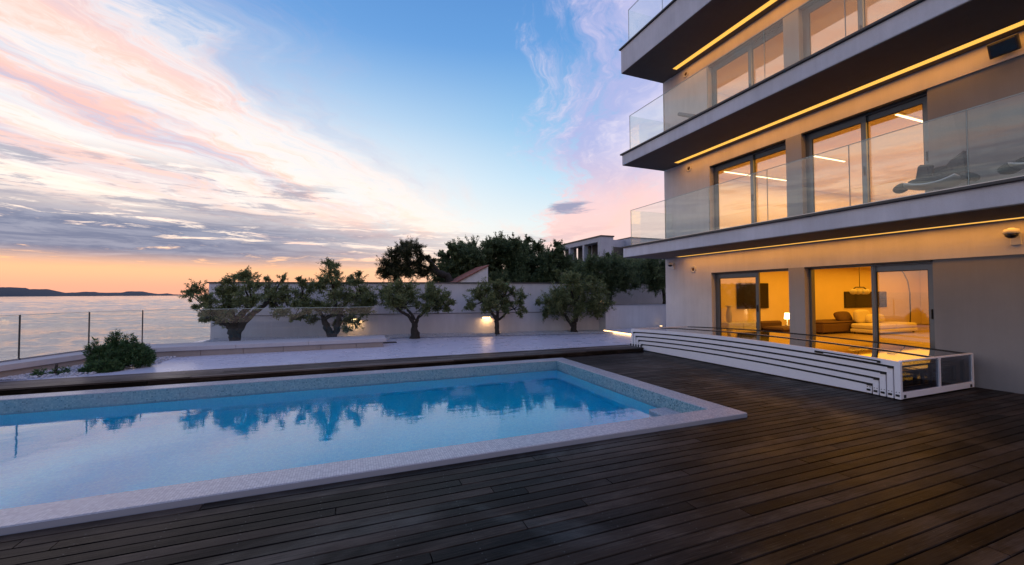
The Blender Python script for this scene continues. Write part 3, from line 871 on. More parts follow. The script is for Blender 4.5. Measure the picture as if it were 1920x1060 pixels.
balcony_glass('glass_balustrade', Z2T, 7.21, 'clear glass balustrade of the middle balcony under the top slab')
balcony_glass('glass_balustrade', Z3T, 10.62, 'clear glass balustrade on the roof terrace at the top edge')

# cameras and floodlight
def dome_cam(y, z, label, big):
    e = empty('security_camera', (XF, y, z), label, 'camera', 'white dome cameras on the facade')
    s_ = big
    MB().bbox(XF-.03*s_, XF-.001, y-.05*s_, y+.05*s_, z-.16*s_, z+.0*s_, c=.006).build('wall_bracket', 'white_plastic', e)
    MB().tube([(XF-.02, y, z-.03*s_), (XF-.10*s_, y, z-.01*s_), (XF-.13*s_, y, z+.03*s_)], .022*s_, 10).build('arm', 'white_plastic', e)
    MB().lathe((XF-.14*s_, y, z), [(.03*s_, .07*s_), (.035*s_, .06*s_), (.075*s_, .05*s_), (.08*s_, 0), (.07*s_, -.012*s_)], 18).build('housing', 'white_plastic', e)
    MB().lathe((XF-.14*s_, y, z-.0125*s_), [(.066*s_, 0), (.06*s_, -.03*s_), (.035*s_, -.055*s_), (.008*s_, -.062*s_)], 18).build('dome', 'screen', e)
dome_cam(10.50, 2.53, 'small white dome camera at the far corner of the ground floor wall', 1.0)
dome_cam(3.09, 2.52, 'white dome camera on a bracket under the lowest balcony at the right edge', 1.15)
e = empty('floodlight', (XF-.1, 3.1, 5.4), 'black square floodlight under the middle balcony at the right edge', 'floodlight')
ctr = np.array([XF-.15, 3.10, 5.50]); R_ = roty(math.radians(-22)) @ rotz(0)
def obox(c, hx, hy, hz, R, name, mat, par):
    mb = MB().bbox(-hx, hx, -hy, hy, -hz, hz, c=.01); mb.v = [tuple(np.array(c) + R @ np.array(q_)) for q_ in mb.v]; return mb.build(name, mat, par)
obox(ctr, .035, .165, .12, R_, 'body', 'black_plastic', e)
obox(ctr + R_ @ np.array([-.038, 0, 0]), .004, .14, .095, R_, 'lens', 'screen', e)
MB().box(XF-.1, XF-.001, 3.04, 3.16, 5.46, 5.50).build('bracket', 'black_plastic', e)

# ------------------------------------------------------------------ lounge chairs on the first floor balcony
def lounge_chair(x, y, z, ang, label):
    e = empty('lounge_chair', (x, y, z), label, 'chair', 'lounge chairs on the lowest balcony')
    R = rotz(ang)*.72
    def put(mb, name, mat, par=e):
        mb.v = [tuple(np.array([x, y, z]) + R @ np.array(q_)) for q_ in mb.v]; return mb.build(name, mat, par)
    # local frame: chair faces -x, width along y
    for k in range(4):
        a = math.pi/4 + k*math.pi/2
        put(MB().tube([(0, 0, .19), (.18*math.cos(a), .18*math.sin(a), .13), (.36*math.cos(a), .36*math.sin(a), .015)], [.024, .022, .016], 8), 'leg', 'white_metal')
    put(MB().tube([(0, 0, .12), (0, 0, .30)], [.05, .042], 12), 'column', 'white_metal')
    sh_ = MB(); nu, nv = 14, 18; V = []
    for i in range(nu+1):
        u = i/nu
        for j in range(nv+1):
            v = j/nv*2-1
            V.append((-.44+.88*u, .50*v*(1-.16*(2*u-1)**2), .34 + .10*v*v + .06*(2*u-1)**2))
    F = [(i*(nv+1)+j, i*(nv+1)+j+1, (i+1)*(nv+1)+j+1, (i+1)*(nv+1)+j) for i in range(nu) for j in range(nv)]
    V2 = [(a, b_, c_-.03) for a, b_, c_ in V]; n_ = len(V)
    sh_.add(V, F, True); sh_.add(V2, [f[::-1] for f in F], True)
    rim = [i*(nv+1) for i in range(nu+1)] + [nu*(nv+1)+j for j in range(1, nv+1)] + [i*(nv+1)+nv for i in range(nu-1, -1, -1)] + [j for j in range(nv-1, 0, -1)]
    sh_.f += [(rim[i], rim[(i+1) % len(rim)], rim[(i+1) % len(rim)]+n_, rim[i]+n_) for i in range(len(rim))]; sh_.sm += [True]*len(rim)
    put(sh_, 'shell', 'white_plastic')
    put(MB().ellipsoid((-.04, 0, .47), (.42, .43, .10), 10, 20, None, .6), 'seat_cushion', 'cushion')
    for k, (yy, hgt, an, sk_) in enumerate(((-.30, .56, .32, .13), (0, .44, 0, 0), (.30, .50, -.32, .04))):
        mb_ = MB().bbox(-.065, .065, -.155, .155, -.02, hgt, c=.045)
        # the outer cushions rise to a raised corner
        mb_.v = [(a + max(0, c_)*.28, b_, c_ + (max(0, c_)/hgt)*(sk_*(-b_/.155 if yy < 0 else b_/.155) if yy else -.03)) for a, b_, c_ in mb_.v]
        mb_.v = [tuple(np.array([.34-.10*abs(yy)/.30, yy, .50]) + rotz(an) @ np.array(q_)) for q_ in mb_.v]
        put(mb_, 'back_cushion', 'cushion')
    for s_ in (-1, 1):
        put(MB().ellipsoid((-.10, s_*.57, .44), (.25, .15, .085), 8, 16, rotx(s_*math.radians(-30)), .85), 'arm_cushion', 'cushion')
    return e
lounge_chair(9.05, 3.72, Z1T+.05, .12, 'dark cushioned lounge chair on a white base, nearest the lit window')
lounge_chair(8.98, 2.45, Z1T+.05, -.2, 'dark cushioned lounge chair cut off by the right edge of the balcony')
e = empty('sun_lounger', (8.9, 8.7, Z2T+.05), 'pale grey lounger seen through the glass of the middle balcony', 'lounger')
MB().bbox(8.7, 9.3, 7.5, 9.1, Z2T+.30, Z2T+.40, c=.03).build('mattress', 'grey_fabric', e)
mb = MB().bbox(8.7, 9.3, -.05, .62, -.05, .05, c=.03); mb.v = [(a, 8.55 + (rotx(math.radians(28)) @ np.array([0, b_, c_]))[1], Z2T+.43 + (rotx(math.radians(28)) @ np.array([0, b_, c_]))[2]) for a, b_, c_ in mb.v]
mb.build('backrest', 'grey_fabric', e)
for yy in (7.6, 9.0):
    for xx_ in (8.75, 9.25): MB().box(xx_-.02, xx_+.02, yy-.02, yy+.02, Z2T+.046, Z2T+.30).build('leg', 'white_metal', e)

# ------------------------------------------------------------------ ground floor furniture
FZ = .152
# television room behind the far door
YW = YB-.362
a_, b_ = on_y(1380, 531, YW), on_y(1439, 578, YW)
e = empty('television', (13.2, YW, 1.5), 'large black television on the wall behind the far ground floor door', 'television')
MB().bbox(a_[0], b_[0], YW-.06, YW-.012, b_[2], a_[2], c=.008).build('bezel', 'black_plastic', e)
MB().box(a_[0]+.02, b_[0]-.02, YW-.064, YW-.0605, b_[2]+.02, a_[2]-.02).build('display', 'screen', e)
MB().box(13.0, 13.5, YW-.0115, YW-.001, 1.3, 1.6).build('wall_mount', 'black_plastic', e)
e = empty('sideboard', (12.4, YW-.3, FZ), 'low pale sideboard under the television', 'sideboard')
MB().bbox(11.6, 13.6, YW-.5, YW-.02, FZ+.08, .60, c=.01).build('body', 'white_plastic', e)
for k in range(3): MB().bbox(11.62+k*.66, 12.25+k*.66, YW-.518, YW-.501, FZ+.10, .575, c=.004).build('door', 'white_plastic', e)
for xx_ in (11.7, 13.5): MB().box(xx_-.03, xx_+.03, YW-.45, YW-.05, FZ, FZ+.079).build('leg', 'dark_metal', e)
vq = on_y(1367, 600, YW-.3)
e = empty('vase', (vq[0], YW-.3, .60), 'tall glass vase on the sideboard at the far door', 'vase')
MB().lathe((vq[0], YW-.3, .602), [(.07, 0), (.085, .05), (.10, .22), (.07, .42), (.05, .5), (.075, .54)], 18).build('body', 'ceramic', e)
MB().lathe((vq[0], YW-.3, 1.143), [(.11, 0), (.11, .03)], 18).build('dish', 'white_plastic', e)
lq = on_y(1476, 600, 9.4)
e = empty('table_lamp', (lq[0], 9.4, .5), 'small glowing table lamp by the pillar between the ground floor doors', 'lamp')
MB().lathe((lq[0], 9.4, .50), [(.07, 0), (.07, .015), (.012, .02), (.012, .22)], 14).build('stand', 'brushed_steel', e)
MB().lathe((lq[0], 9.4, .72), [(.09, 0), (.07, .2)], 16).build('lamp_shade', 'lamp_glow', e)
e = empty('console_table', (lq[0], 9.4, FZ), 'pale side table carrying the glowing lamp', 'table')
MB().bbox(lq[0]-.6, lq[0]+.3, 9.2, 9.6, .46, .50, c=.006).build('top', 'cream_fabric', e)
for sx in (-.55, .25):
    for sy in (9.24, 9.56): MB().box(lq[0]+sx-.02, lq[0]+sx+.02, sy-.02, sy+.02, FZ, .459).build('leg', 'dark_metal', e)
def arm_seat(name, x, y, wx, wy, label, cat, mat, back='y', hseat=.40, hback=.68, pillow=None):
    e = empty(name, (x, y, FZ), label, cat)
    MB().bbox(x-wx/2, x+wx/2, y-wy/2, y+wy/2, FZ+.06, FZ+.28, c=.03).build('base', mat, e)
    MB().bbox(x-wx/2+.02, x+wx/2-.02, y-wy/2+.01, y+wy/2-.21, FZ+.281, FZ+hseat, c=.05).build('seat', mat, e)
    MB().bbox(x-wx/2, x+wx/2, y+wy/2-.2, y+wy/2, FZ+.282, FZ+hback, c=.05).build('backrest', mat, e)
    for sx in (-1, 1):
        for sy in (-1, 1): MB().box(x+sx*(wx/2-.06)-.02, x+sx*(wx/2-.06)+.02, y+sy*(wy/2-.06)-.02, y+sy*(wy/2-.06)+.02, FZ, FZ+.059).build('leg', 'dark_metal', e)
    return e
cq = on_y(1459, 612, 8.9)
arm_seat('armchair', cq[0], 8.85, 1.0, .9, 'dark brown armchair back behind the far ground floor door', 'armchair', 'brown_fabric', hback=.55)
# living room behind the near door
YQ = YW
a_, b_ = on_y(1582, 548, YQ), on_y(1661, 575, YQ)
e = empty('wall_picture', ((a_[0]+b_[0])/2, YQ, 1.4), 'wide dark picture on the wall behind the near ground floor door', 'picture')
MB().bbox(a_[0], b_[0], YQ-.04, YQ-.001, b_[2]-.02, a_[2]+.02, c=.006).build('frame', 'black_plastic', e)
MB().box(a_[0]+.03, b_[0]-.03, YQ-.044, YQ-.0405, b_[2]+.01, a_[2]-.01).build('canvas', 'screen', e)
a_, b_ = on_y(1543, 604, 9.2), on_y(1622, 617, 9.2)
e = empty('chaise', ((a_[0]+b_[0])/2, 9.6, FZ), 'brown chaise with a loose cushion in the near ground floor room', 'sofa')
MB().bbox(a_[0], b_[0]+.2, 9.2, 10.1, FZ+.06, a_[2]-.08, c=.03).build('base', 'brown_fabric', e)
MB().bbox(a_[0]+.01, b_[0]+.19, 9.21, 10.09, a_[2]-.079, a_[2]-.0, c=.04).build('seat', 'brown_fabric', e)
pcx = on_y(1582, 604, 9.4)
mb = MB().ellipsoid((0, 0, 0), (.42, .09, .19), 10, 18, None, .55)
mb.v = [tuple(np.array([pcx[0], 9.42, a_[2]+.14]) + rotx(math.radians(-25)) @ np.array(q_)) for q_ in mb.v]; mb.build('cushion', 'brown_fabric', e)
for xx_ in (a_[0]+.1, b_[0]+.1):
    for yy in (9.3, 10.0): MB().box(xx_-.02, xx_+.02, yy-.02, yy+.02, FZ, FZ+.0595).build('leg', 'dark_metal', e)
a_, b_ = on_y(1640, 607, 8.4), on_y(1722, 616, 8.4)
e = empty('sofa', ((a_[0]+b_[0])/2, 8.8, FZ), 'long cream sofa with cushions behind the near ground floor door', 'sofa')
MB().bbox(a_[0], b_[0], 8.4, 9.15, FZ+.05, a_[2]-.22, c=.03).build('base', 'cream_fabric', e)
MB().bbox(a_[0]+.01, (a_[0]+b_[0])/2-.01, 8.41, 9.14, a_[2]-.219, a_[2]-.04, c=.05).build('seat', 'cream_fabric', e)
MB().bbox((a_[0]+b_[0])/2+.01, b_[0]-.01, 8.41, 9.14, a_[2]-.219, a_[2]-.04, c=.05).build('seat', 'cream_fabric', e)
MB().ellipsoid(((a_[0]*.55+b_[0]*.45), 9.0, a_[2]+.11), (.5, .12, .16), 10, 18, None, .55).build('cushion', 'cream_fabric', e)
MB().ellipsoid(((a_[0]*.75+b_[0]*.25), 9.12, a_[2]+.2), (.4, .10, .24), 10, 18, None, .55).build('cushion', 'cream_fabric', e)
for xx_ in (a_[0]+.1, b_[0]-.1):
    for yy in (8.5, 9.05): MB().box(xx_-.02, xx_+.02, yy-.02, yy+.02, FZ, FZ+.049).build('leg', 'dark_metal', e)
e = empty('arc_lamp', (20.0, 9.6, FZ), 'thin tall arc floor lamp beside the cream sofa', 'lamp')
pts = [on_y(x_, y_, 9.5) for x_, y_ in ((1707, 640), (1707, 590), (1706, 550), (1702, 528), (1695, 513), (1686, 503), (1676, 500))]
pts[0][2] = FZ+.03
MB().tube(pts, .02, 8).build('stem', 'dark_metal', e)
MB().lathe((pts[0][0], 9.5, FZ), [(.18, 0), (.18, .025), (.03, .03)], 18).build('base', 'dark_metal', e)
MB().lathe((pts[-1][0], 9.5, pts[-1][2]-.14), [(.15, 0), (.12, .10), (.02, .14)], 18).build('lamp_shade', 'brushed_steel', e)
cq = on_y(1612, 546, 8.0)
e = empty('pendant_lamp', (cq[0], 8.0, 2.5), 'pendant lamp with round shades hanging in front of the dark picture', 'lamp')
MB().tube([(cq[0], 8.0, 2.598), (cq[0], 8.0, cq[2]+.12)], .008, 6).build('cord', 'black_plastic', e)
MB().tube([(cq[0]-.32, 8.0, cq[2]+.06), (cq[0]-.2, 8.0, cq[2]+.12), (cq[0]+.2, 8.0, cq[2]+.12), (cq[0]+.32, 8.0, cq[2]+.06)], .018, 8).build('arm', 'dark_metal', e)
for dx_ in (-.32, -.08, .18, .34): MB().ellipsoid((cq[0]+dx_, 8.0, cq[2]-.02), (.10, .10, .09), 8, 14).build('globe_shade', 'ceramic', e)

# ================================================================== POOL ENCLOSURE (telescopic cover, pushed together)
EX, EXB, EY0, EY1 = 7.55, 9.64, 3.56, 9.80
enc = empty('pool_enclosure', (EX, 6.6, 0), 'white telescopic pool cover pushed together on the deck beside the house', 'pool cover')
def arch(y, i):
    t = (y-EY0)/(EY1-EY0); return (.565 - .112*i) + .088*math.sin(math.pi*min(1, max(0, t)))**.8
def arch_plate(x0, x1, ya, yb_, zlo, zhi, name, mat, parent, n=28):
    mb = MB(); V = []
    for k in range(n+1):
        y = ya + (yb_-ya)*k/n
        for x in (x0, x1):
            V += [(x, y, zlo(y)), (x, y, zhi(y))]
    F = []
    for k in range(n):
        b = 4*k; c_ = b+4
        F += [(b, b+1, c_+1, c_), (b+2, c_+2, c_+3, b+3), (b+1, b+3, c_+3, c_+1), (b, c_, c_+2, b+2)]
    F += [(0, 2, 3, 1), (4*n, 4*n+1, 4*n+3, 4*n+2)]
    mb.add(V, F); return mb.build(name, mat, parent)
for i in range(5):
    ins = .098*i; ya, yb_ = EY0+ins, EY1-ins
    x0 = EX + .012*i
    hi = (lambda i: lambda y: arch(y, i))(i)
    if i < 4:
        lo = (lambda i: lambda y: arch(y, i+1) + .036)(i)
        mod = arch_plate(x0, x0+.05, ya, yb_, lo, hi, 'module_beam', 'white_metal', enc)
        for s_, y_ in ((1, ya), (-1, yb_)):
            MB().bbox(x0-.001, x0+.049, min(y_, y_+s_*.076), max(y_, y_+s_*.076), .015, arch(y_+s_*.038, i+1)+.0355, c=.003).build('leg', 'white_metal', mod)
    else:
        mod = arch_plate(x0, x0+.05, ya, yb_, lambda y: .02, hi, 'module_beam', 'white_metal', enc)
    for s_, y_ in ((1, ya), (-1, yb_)):
        c0 = y_+s_*.038
        MB().bbox(x0-.012, x0-.002, c0-.024, c0+.024, .055, .085, c=.002).build('latch', 'black_plastic', mod)
        for dyy in (-.02, .016): MB().lathe((x0-.006, c0+dyy, .115), [(.006, 0), (.006, .004)], 8, axis=0).build('screw', 'black_plastic', mod)
        MB().lathe((x0+.005, c0, .012), [(.012, 0), (.012, .03)], 10, axis=0).build('wheel', 'rubber', mod)
        if i: 
            zz_ = arch(c0, i)
            MB().bbox(x0-.014, x0-.0005, min(y_-s_*.012, y_+s_*.06), max(y_-s_*.012, y_+s_*.06), zz_-.006, zz_+.03, c=.002).build('corner_seal', 'rubber', mod)
        if s_ == -1:
            MB().bbox(x0-.02, x0-.003, y_-.012, y_+.028, .02, .15, c=.004).build('end_seal', 'rubber', mod)
arch_plate(EX+.07, EX+.085, EY0+.06, EY1-.06, lambda y: .012, lambda y: arch(y, 0)-.03, 'dark_backing', 'rubber', enc)  # dark sheet behind the beams, added to blacken the open gaps
for i in range(1, 5):
    arch_plate(EX+.030+.012*(i-1), EX+.05+.012*i-.004, EY0+.098*i-.02, EY1-.098*i+.02, (lambda i: lambda y: arch(y, i)-.004)(i), (lambda i: lambda y: arch(y, i)+.034)(i), 'dark_gap_fill', 'rubber', enc)  # black fill puts the dark of each gap into the colour
# grip on the front
arch_plate(EX-.02, EX-.004, 3.80, 4.75, lambda y: arch(y, 0)-.062, lambda y: arch(y, 0)-.028, 'grip_rail', 'rubber', enc, 8)
arch_plate(EX-.024, EX-.0205, 3.84, 4.60, lambda y: arch(y, 0)-.066, lambda y: arch(y, 0)-.048, 'grip_trim', 'white_metal', enc, 8)
# roof sheets of the outer module and the sheets of the modules inside
for i in range(0, 5, 2):
    y0_, y1_ = EY0+.098*i+.03, EY1-.098*i-.03
    for xa_, xb_ in ((EX+.056, 8.575), (8.655, EXB-.03)):
        arch_plate(xa_, xb_, y0_, y1_, (lambda i: lambda y: arch(y, i)-.018)(i), (lambda i: lambda y: arch(y, i)-.008)(i), 'roof_panel', 'roof_sheet' if i == 0 else 'smoked_sheet', enc)
for xa_, xb_ in ((8.578, 8.652), (EXB-.028, EXB)):
    arch_plate(xa_, xb_, EY0, EY1, lambda y: arch(y, 0)-.03, lambda y: arch(y, 0)+.002, 'roof_rib', 'white_metal', enc)
    arch_plate(xa_-.002, xa_+.004, EY0+.01, EY1-.01, lambda y: arch(y, 0)-.02, lambda y: arch(y, 0)+.006, 'rib_seal', 'rubber', enc)
# near and far end faces
for s_, y_ in ((1, EY0), (-1, EY1)):
    for i in range(5):
        yy = y_ + s_*.098*i; top = arch(y_, 0) - .112*i - .004
        ya_, yb2 = min(yy, yy+s_*.045), max(yy, yy+s_*.045)
        col_ = 'white_metal' if i == 0 else 'frame_metal'
        ef = MB().bbox(EX+.052+.012*i, EXB-.03*i, ya_, yb2, .02, .115, c=.004).build('end_rail', col_, enc)
        for xa_, xb_ in ((8.60, 8.645), (EXB-.045-.03*i, EXB-.03*i)):
            MB().box(xa_, xb_, ya_+.002, yb2-.002, .1155, top).build('end_post', col_, ef)
        MB().box(EX+.052+.012*i, EXB-.03*i, ya_+.003, yb2-.003, top+.001, top+.02).build('end_top_rail', col_, ef)
        if i in (0, 2):
            MB().box(EX+.055+.012*i, 8.599, (ya_+yb2)/2-.004, (ya_+yb2)/2+.004, .1155, top).build('end_pane', 'smoked_sheet', ef)
            MB().box(8.646, EXB-.046-.03*i, (ya_+yb2)/2-.004, (ya_+yb2)/2+.004, .1155, top).build('end_pane', 'smoked_sheet', ef)
    for xx_ in (EX+.09, EXB-.12):
        MB().bbox(xx_-.022, xx_+.022, min(y_-s_*.012, y_-s_*.001), max(y_-s_*.012, y_-s_*.001), .035, .08, c=.003).build('latch', 'black_plastic', enc)

# ================================================================== TREES
def leaf_mesh(name, mat, parent, C, D, L, W, tone, curl=.15):
    """quads: centre C, direction D, length L, width W"""
    n = len(C)
    side = rng.normal(size=(n, 3)); side -= D*(side*D).sum(1, keepdims=True); side /= np.linalg.norm(side, axis=1, keepdims=True) + 1e-9
    up = np.cross(D, side)
    a = C; b_ = C + D*L[:, None]*.5 + side*W[:, None]*.5 + up*(L*curl)[:, None]; c_ = C + D*L[:, None]; d_ = C + D*L[:, None]*.5 - side*W[:, None]*.5 + up*(L*curl)[:, None]
    V = np.stack([a, b_, c_, d_], 1).reshape(-1, 3) - wloc(parent)
    me = bpy.data.meshes.new(name)
    me.vertices.add(4*n); me.vertices.foreach_set('co', V.ravel())
    me.loops.add(4*n); me.loops.foreach_set('vertex_index', np.arange(4*n, dtype=np.int32))
    me.polygons.add(n); me.polygons.foreach_set('loop_start', np.arange(0, 4*n, 4, dtype=np.int32))
    at = me.attributes.new('tone', 'FLOAT', 'POINT'); at.data.foreach_set('value', np.repeat(tone, 4).astype(np.float32))
    me.materials.append(MATS[mat]); me.update(calc_edges=True); me.validate()
    o = bpy.data.objects.new(name, me); COL.objects.link(o); o.parent = parent; return o

def tree(name, label, cat, base_px, Y, clumps, limbs, trunk_r, leaf='olive_leaf', dens=.85, ll=.082, lw=.022, depth=.55, base_z=ZT, group=None, conv=None, twig=True, spray=1.0):
    """clumps: (px, py, r_px); limbs: list of pixel polylines with radii, first is the trunk. All on the plane Y, spread in depth."""
    conv = conv or (lambda x, y: (x, y))
    b = on_y(*conv(*base_px), Y); b[2] = base_z
    root = empty(name, tuple(b), label, cat, group)
    tr = MB()
    for pts, r0, r1 in limbs:
        P = []
        n = len(pts); dep = random.uniform(-.25, .25)
        for k, (x, y) in enumerate(pts):
            q_ = on_y(*conv(x, y), Y); q_[1] += dep*k/max(1, n-1)*(0 if pts is limbs[0][0] else 1)
            P.append(q_)
        if pts is limbs[0][0]: P[0][2] = base_z - .05
        # smooth subdivision with gnarl
        Q, Rr = [], []
        for k in range(n-1):
            for s_ in range(4):
                t_ = s_/4; q_ = P[k]*(1-t_) + P[k+1]*t_
                q_ = q_ + rng.normal(size=3)*r0*.10*(1 if (k+s_) else 0)
                Q.append(q_); tt = (k+t_)/(n-1); Rr.append((r0*(1-tt)+r1*tt)*random.uniform(.88, 1.14))
        Q.append(P[-1]); Rr.append(r1)
        if pts is limbs[0][0]: Rr[0] *= 1.35; Rr[1] *= 1.15
        tr.tube(Q, Rr, 9)
    C, D, T = [], [], []
    start = [on_y(*conv(*l[0][-1]), Y) for l in limbs]
    for (x, y, r) in clumps:
        cx, cy = conv(x, y); c0 = on_y(cx, cy, Y)
        # size of a pixel at this distance
        px_m = np.linalg.norm(on_y(cx+1, cy, Y) - c0); 
        rp = abs(conv(x+r, y)[0] - cx); R = rp*px_m*1.08
        c0 = c0 + np.array([0, random.uniform(-1, 1)*depth, 0])
        # twig to the nearest limb end
        if twig:
            s0 = min(start, key=lambda q_: np.linalg.norm(q_-c0)); 
            mid = (s0+c0)/2 + rng.normal(size=3)*R*.15
            tr.tube([s0, mid, c0], [max(.012, trunk_r*.16), max(.010, trunk_r*.11), .006], 5)
        nt_ = max(8, int(105*R*spray*(1.0 + R)))
        sq = np.array([rng.uniform(.75, 1.25), rng.uniform(.8, 1.2), rng.uniform(.65, 1.1)])
        lean = rng.normal(size=3)*.25
        for _ in range(nt_):
            d = rng.normal(size=3) + lean; d[2] += .2; d /= np.linalg.norm(d)
            ln = R*rng.uniform(.35, 1.2)
            if random.random() < .22: ln = R*rng.uniform(1.2, 1.95)
            dd = d*sq; bend = np.array([0, 0, rng.uniform(-.25, .35)])*R
            en = c0 + dd*ln + bend
            if twig and random.random() < .3: tr.tube([c0, en], [.006, .003], 3, caps=False)
            k = max(5, int(33*dens*rng.uniform(.5, 1.5)))
            t_ = rng.uniform(.30, 1.0, k)
            pos = c0 + dd[None]*(ln*t_)[:, None] + bend[None]*(t_**2)[:, None] + rng.normal(size=(k, 3))*.022*(R/.4)**.5
            ax = dd/np.linalg.norm(dd)
            ld = ax[None]*.7 + rng.normal(size=(k, 3))*.65; ld /= np.linalg.norm(ld, axis=1, keepdims=True)
            tw = rng.normal(0, .14)
            C.append(pos); D.append(ld); T.append(np.clip(rng.normal(.36, .17, k) + tw + .30*(t_-.6), 0, 1))  # paler toward twig ends: lit outskirts of the crown put into the tone
    C = np.concatenate(C); D = np.concatenate(D); T = np.concatenate(T); n = len(C)
    tr.build('trunk', 'bark', root)
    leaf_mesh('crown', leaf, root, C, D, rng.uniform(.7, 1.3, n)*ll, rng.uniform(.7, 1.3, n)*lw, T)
    return root
def zm(x0, y0, s): return lambda x, y: (x0 + x/s, y0 + y/s)
z2, z3 = zm(340, 420, 3.3125), zm(800, 400, 3.3125)
G = 'olive trees along the retaining wall'
tree('olive_tree', 'broad olive tree at the sea end of the wall, behind the glass', 'tree', (330, 745), 14.7,
     [(70,440,42),(110,420,45),(140,470,45),(60,530,30),(100,575,48),(150,590,36),(190,480,60),(200,560,55),(250,420,60),(290,480,70),(300,335,34),(280,350,30),(380,330,40),(420,340,50),(395,300,22),(340,420,72),(400,480,70),(450,400,66),(470,470,60),(540,420,62),(590,440,60),(630,410,45),(640,480,50),(625,340,24),(560,490,45),(240,545,60),(300,560,45),(530,345,16),(600,560,34),(650,540,34),(230,600,40)],
     [([(330,745),(335,690),(325,640)], .17, .16), ([(320,650),(290,625),(245,610),(220,560)], .11, .05), ([(330,650),(345,590),(390,540),(440,500)], .14, .06), ([(345,680),(390,610),(450,555),(500,520),(560,470)], .12, .05), ([(325,640),(320,560),(300,500)], .11, .04)], .22, group=G, conv=z2)
tree('olive_tree', 'tall olive tree with two stems, right of the broad one', 'tree', (930, 725), 14.7,
     [(915,250,34),(950,260,36),(920,310,45),(970,320,45),(900,360,50),(960,380,60),(1050,340,32),(1095,322,22),(1080,370,45),(1120,420,50),(1165,440,42),(1190,480,36),(1140,490,52),(1080,460,60),(1010,450,62),(950,450,55),(860,400,50),(800,400,46),(755,370,30),(735,345,16),(730,440,44),(770,470,52),(720,510,46),(780,540,50),(840,500,50),(700,585,32),(750,575,38),(810,590,30),(900,520,45),(1000,530,50),(1090,540,55),(1140,540,40),(950,570,34),(1050,600,40),(1080,620,34),(1020,645,22),(960,620,24)],
     [([(930,725),(925,690),(905,640),(885,590)], .13, .09), ([(935,700),(965,660),(975,610),(985,560)], .12, .07), ([(885,590),(860,545),(800,505),(760,480)], .06, .03), ([(890,595),(940,560),(960,500),(950,420)], .07, .04), ([(985,560),(1010,500),(1070,450),(1110,430)], .06, .03), ([(960,480),(940,380),(930,290)], .05, .02)], .13, group=G, conv=z2)
tree('olive_tree', 'small olive tree with a forked trunk left of the wall light', 'tree', (778, 634), 14.2,
     [(727,545,13),(735,555,17),(745,545,15),(742,565,16),(755,555,16),(768,546,15),(776,553,13),(764,562,15),(723,563,8),(733,572,10),(752,575,12),(806,545,14),(815,550,14),(800,560,16),(812,566,15),(826,560,12),(833,572,10),(836,553,8),(842,567,7),(820,580,9),(795,575,11),(783,572,9),(835,580,8),(718,547,6),(748,534,8),(810,536,8)],
     [([(778,640),(778,622),(778,605)], .15, .10), ([(775,606),(765,592),(750,584),(738,574)], .06, .03), ([(780,606),(785,595),(798,584),(808,572)], .065, .03), ([(777,600),(770,588),(758,576)], .06, .03)], .15, group=G)
tree('olive_tree', 'slender round olive tree beside the lit wall light', 'tree', (933, 630), 13.95,
     [(895,545,10),(905,552,12),(915,545,13),(928,541,12),(942,540,11),(955,542,10),(965,548,9),(968,558,9),(900,562,13),(888,570,10),(912,565,14),(925,560,14),(940,556,11),(955,562,10),(962,572,9),(915,577,10),(903,577,9),(885,578,6),(880,572,5),(972,580,6),(975,590,4),(945,580,8),(955,580,7),(935,530,6),(950,532,6),(966,566,7),(930,574,8)],
     [([(933,632),(932,615),(932,598)], .085, .075), ([(931,600),(922,588),(914,576),(906,566)], .065, .03), ([(933,598),(934,582),(928,568)], .06, .03), ([(934,600),(944,594),(953,586),(964,580)], .045, .02), ([(934,584),(944,572),(946,556)], .035, .015)], .1, group=G)
tree('olive_tree', 'bushy olive tree beside the planter wall, nearest the house', 'tree', (915, 732), 13.75,
     [(865,365,22),(855,395,26),(885,400,26),(860,440,45),(895,470,45),(820,490,50),(780,520,48),(740,550,36),(770,575,42),(720,560,20),(830,550,62),(880,540,62),(930,520,55),(975,480,48),(1010,450,42),(985,415,26),(1040,470,40),(1075,490,26),(1010,520,50),(950,570,55),(900,600,48),(840,600,50),(790,610,34),(1000,580,46),(1050,590,42),(1075,560,30),(1040,630,22),(760,630,16),(1085,600,20)],
     [([(915,735),(915,690),(925,650)], .12, .10), ([(905,700),(880,655),(850,620),(820,570)], .08, .035), ([(925,650),(935,600),(930,540)], .10, .04), ([(928,650),(970,600),(1010,560)], .07, .03), ([(930,560),(890,480),(868,400)], .045, .02)], .14, group=G, conv=z3)
G2 = 'trees on the planter by the house'
tree('olive_tree', 'taller dark olive tree standing on the planter, left of the house', 'tree', (1132, 572), 15.2,
     [(985,345,44),(1015,320,42),(1060,315,45),(1105,290,30),(1112,262,14),(1080,340,56),(1020,370,60),(1130,330,60),(1180,360,60),(1200,300,42),(1230,350,45),(1240,420,52),(1170,420,62),(1100,400,64),(1040,430,48),(1210,460,36),(1110,450,50),(1260,445,24),(1150,460,40)],
     [([(1132,572),(1132,510),(1128,460)], .14, .10), ([(1128,470),(1090,410),(1050,360)], .06, .03), ([(1130,460),(1160,400),(1190,350)], .06, .03), ([(1128,450),(1110,360),(1100,290)], .05, .02)], .1, leaf='dark_leaf', base_z=1.05, group=G2, conv=z3, dens=1.2)
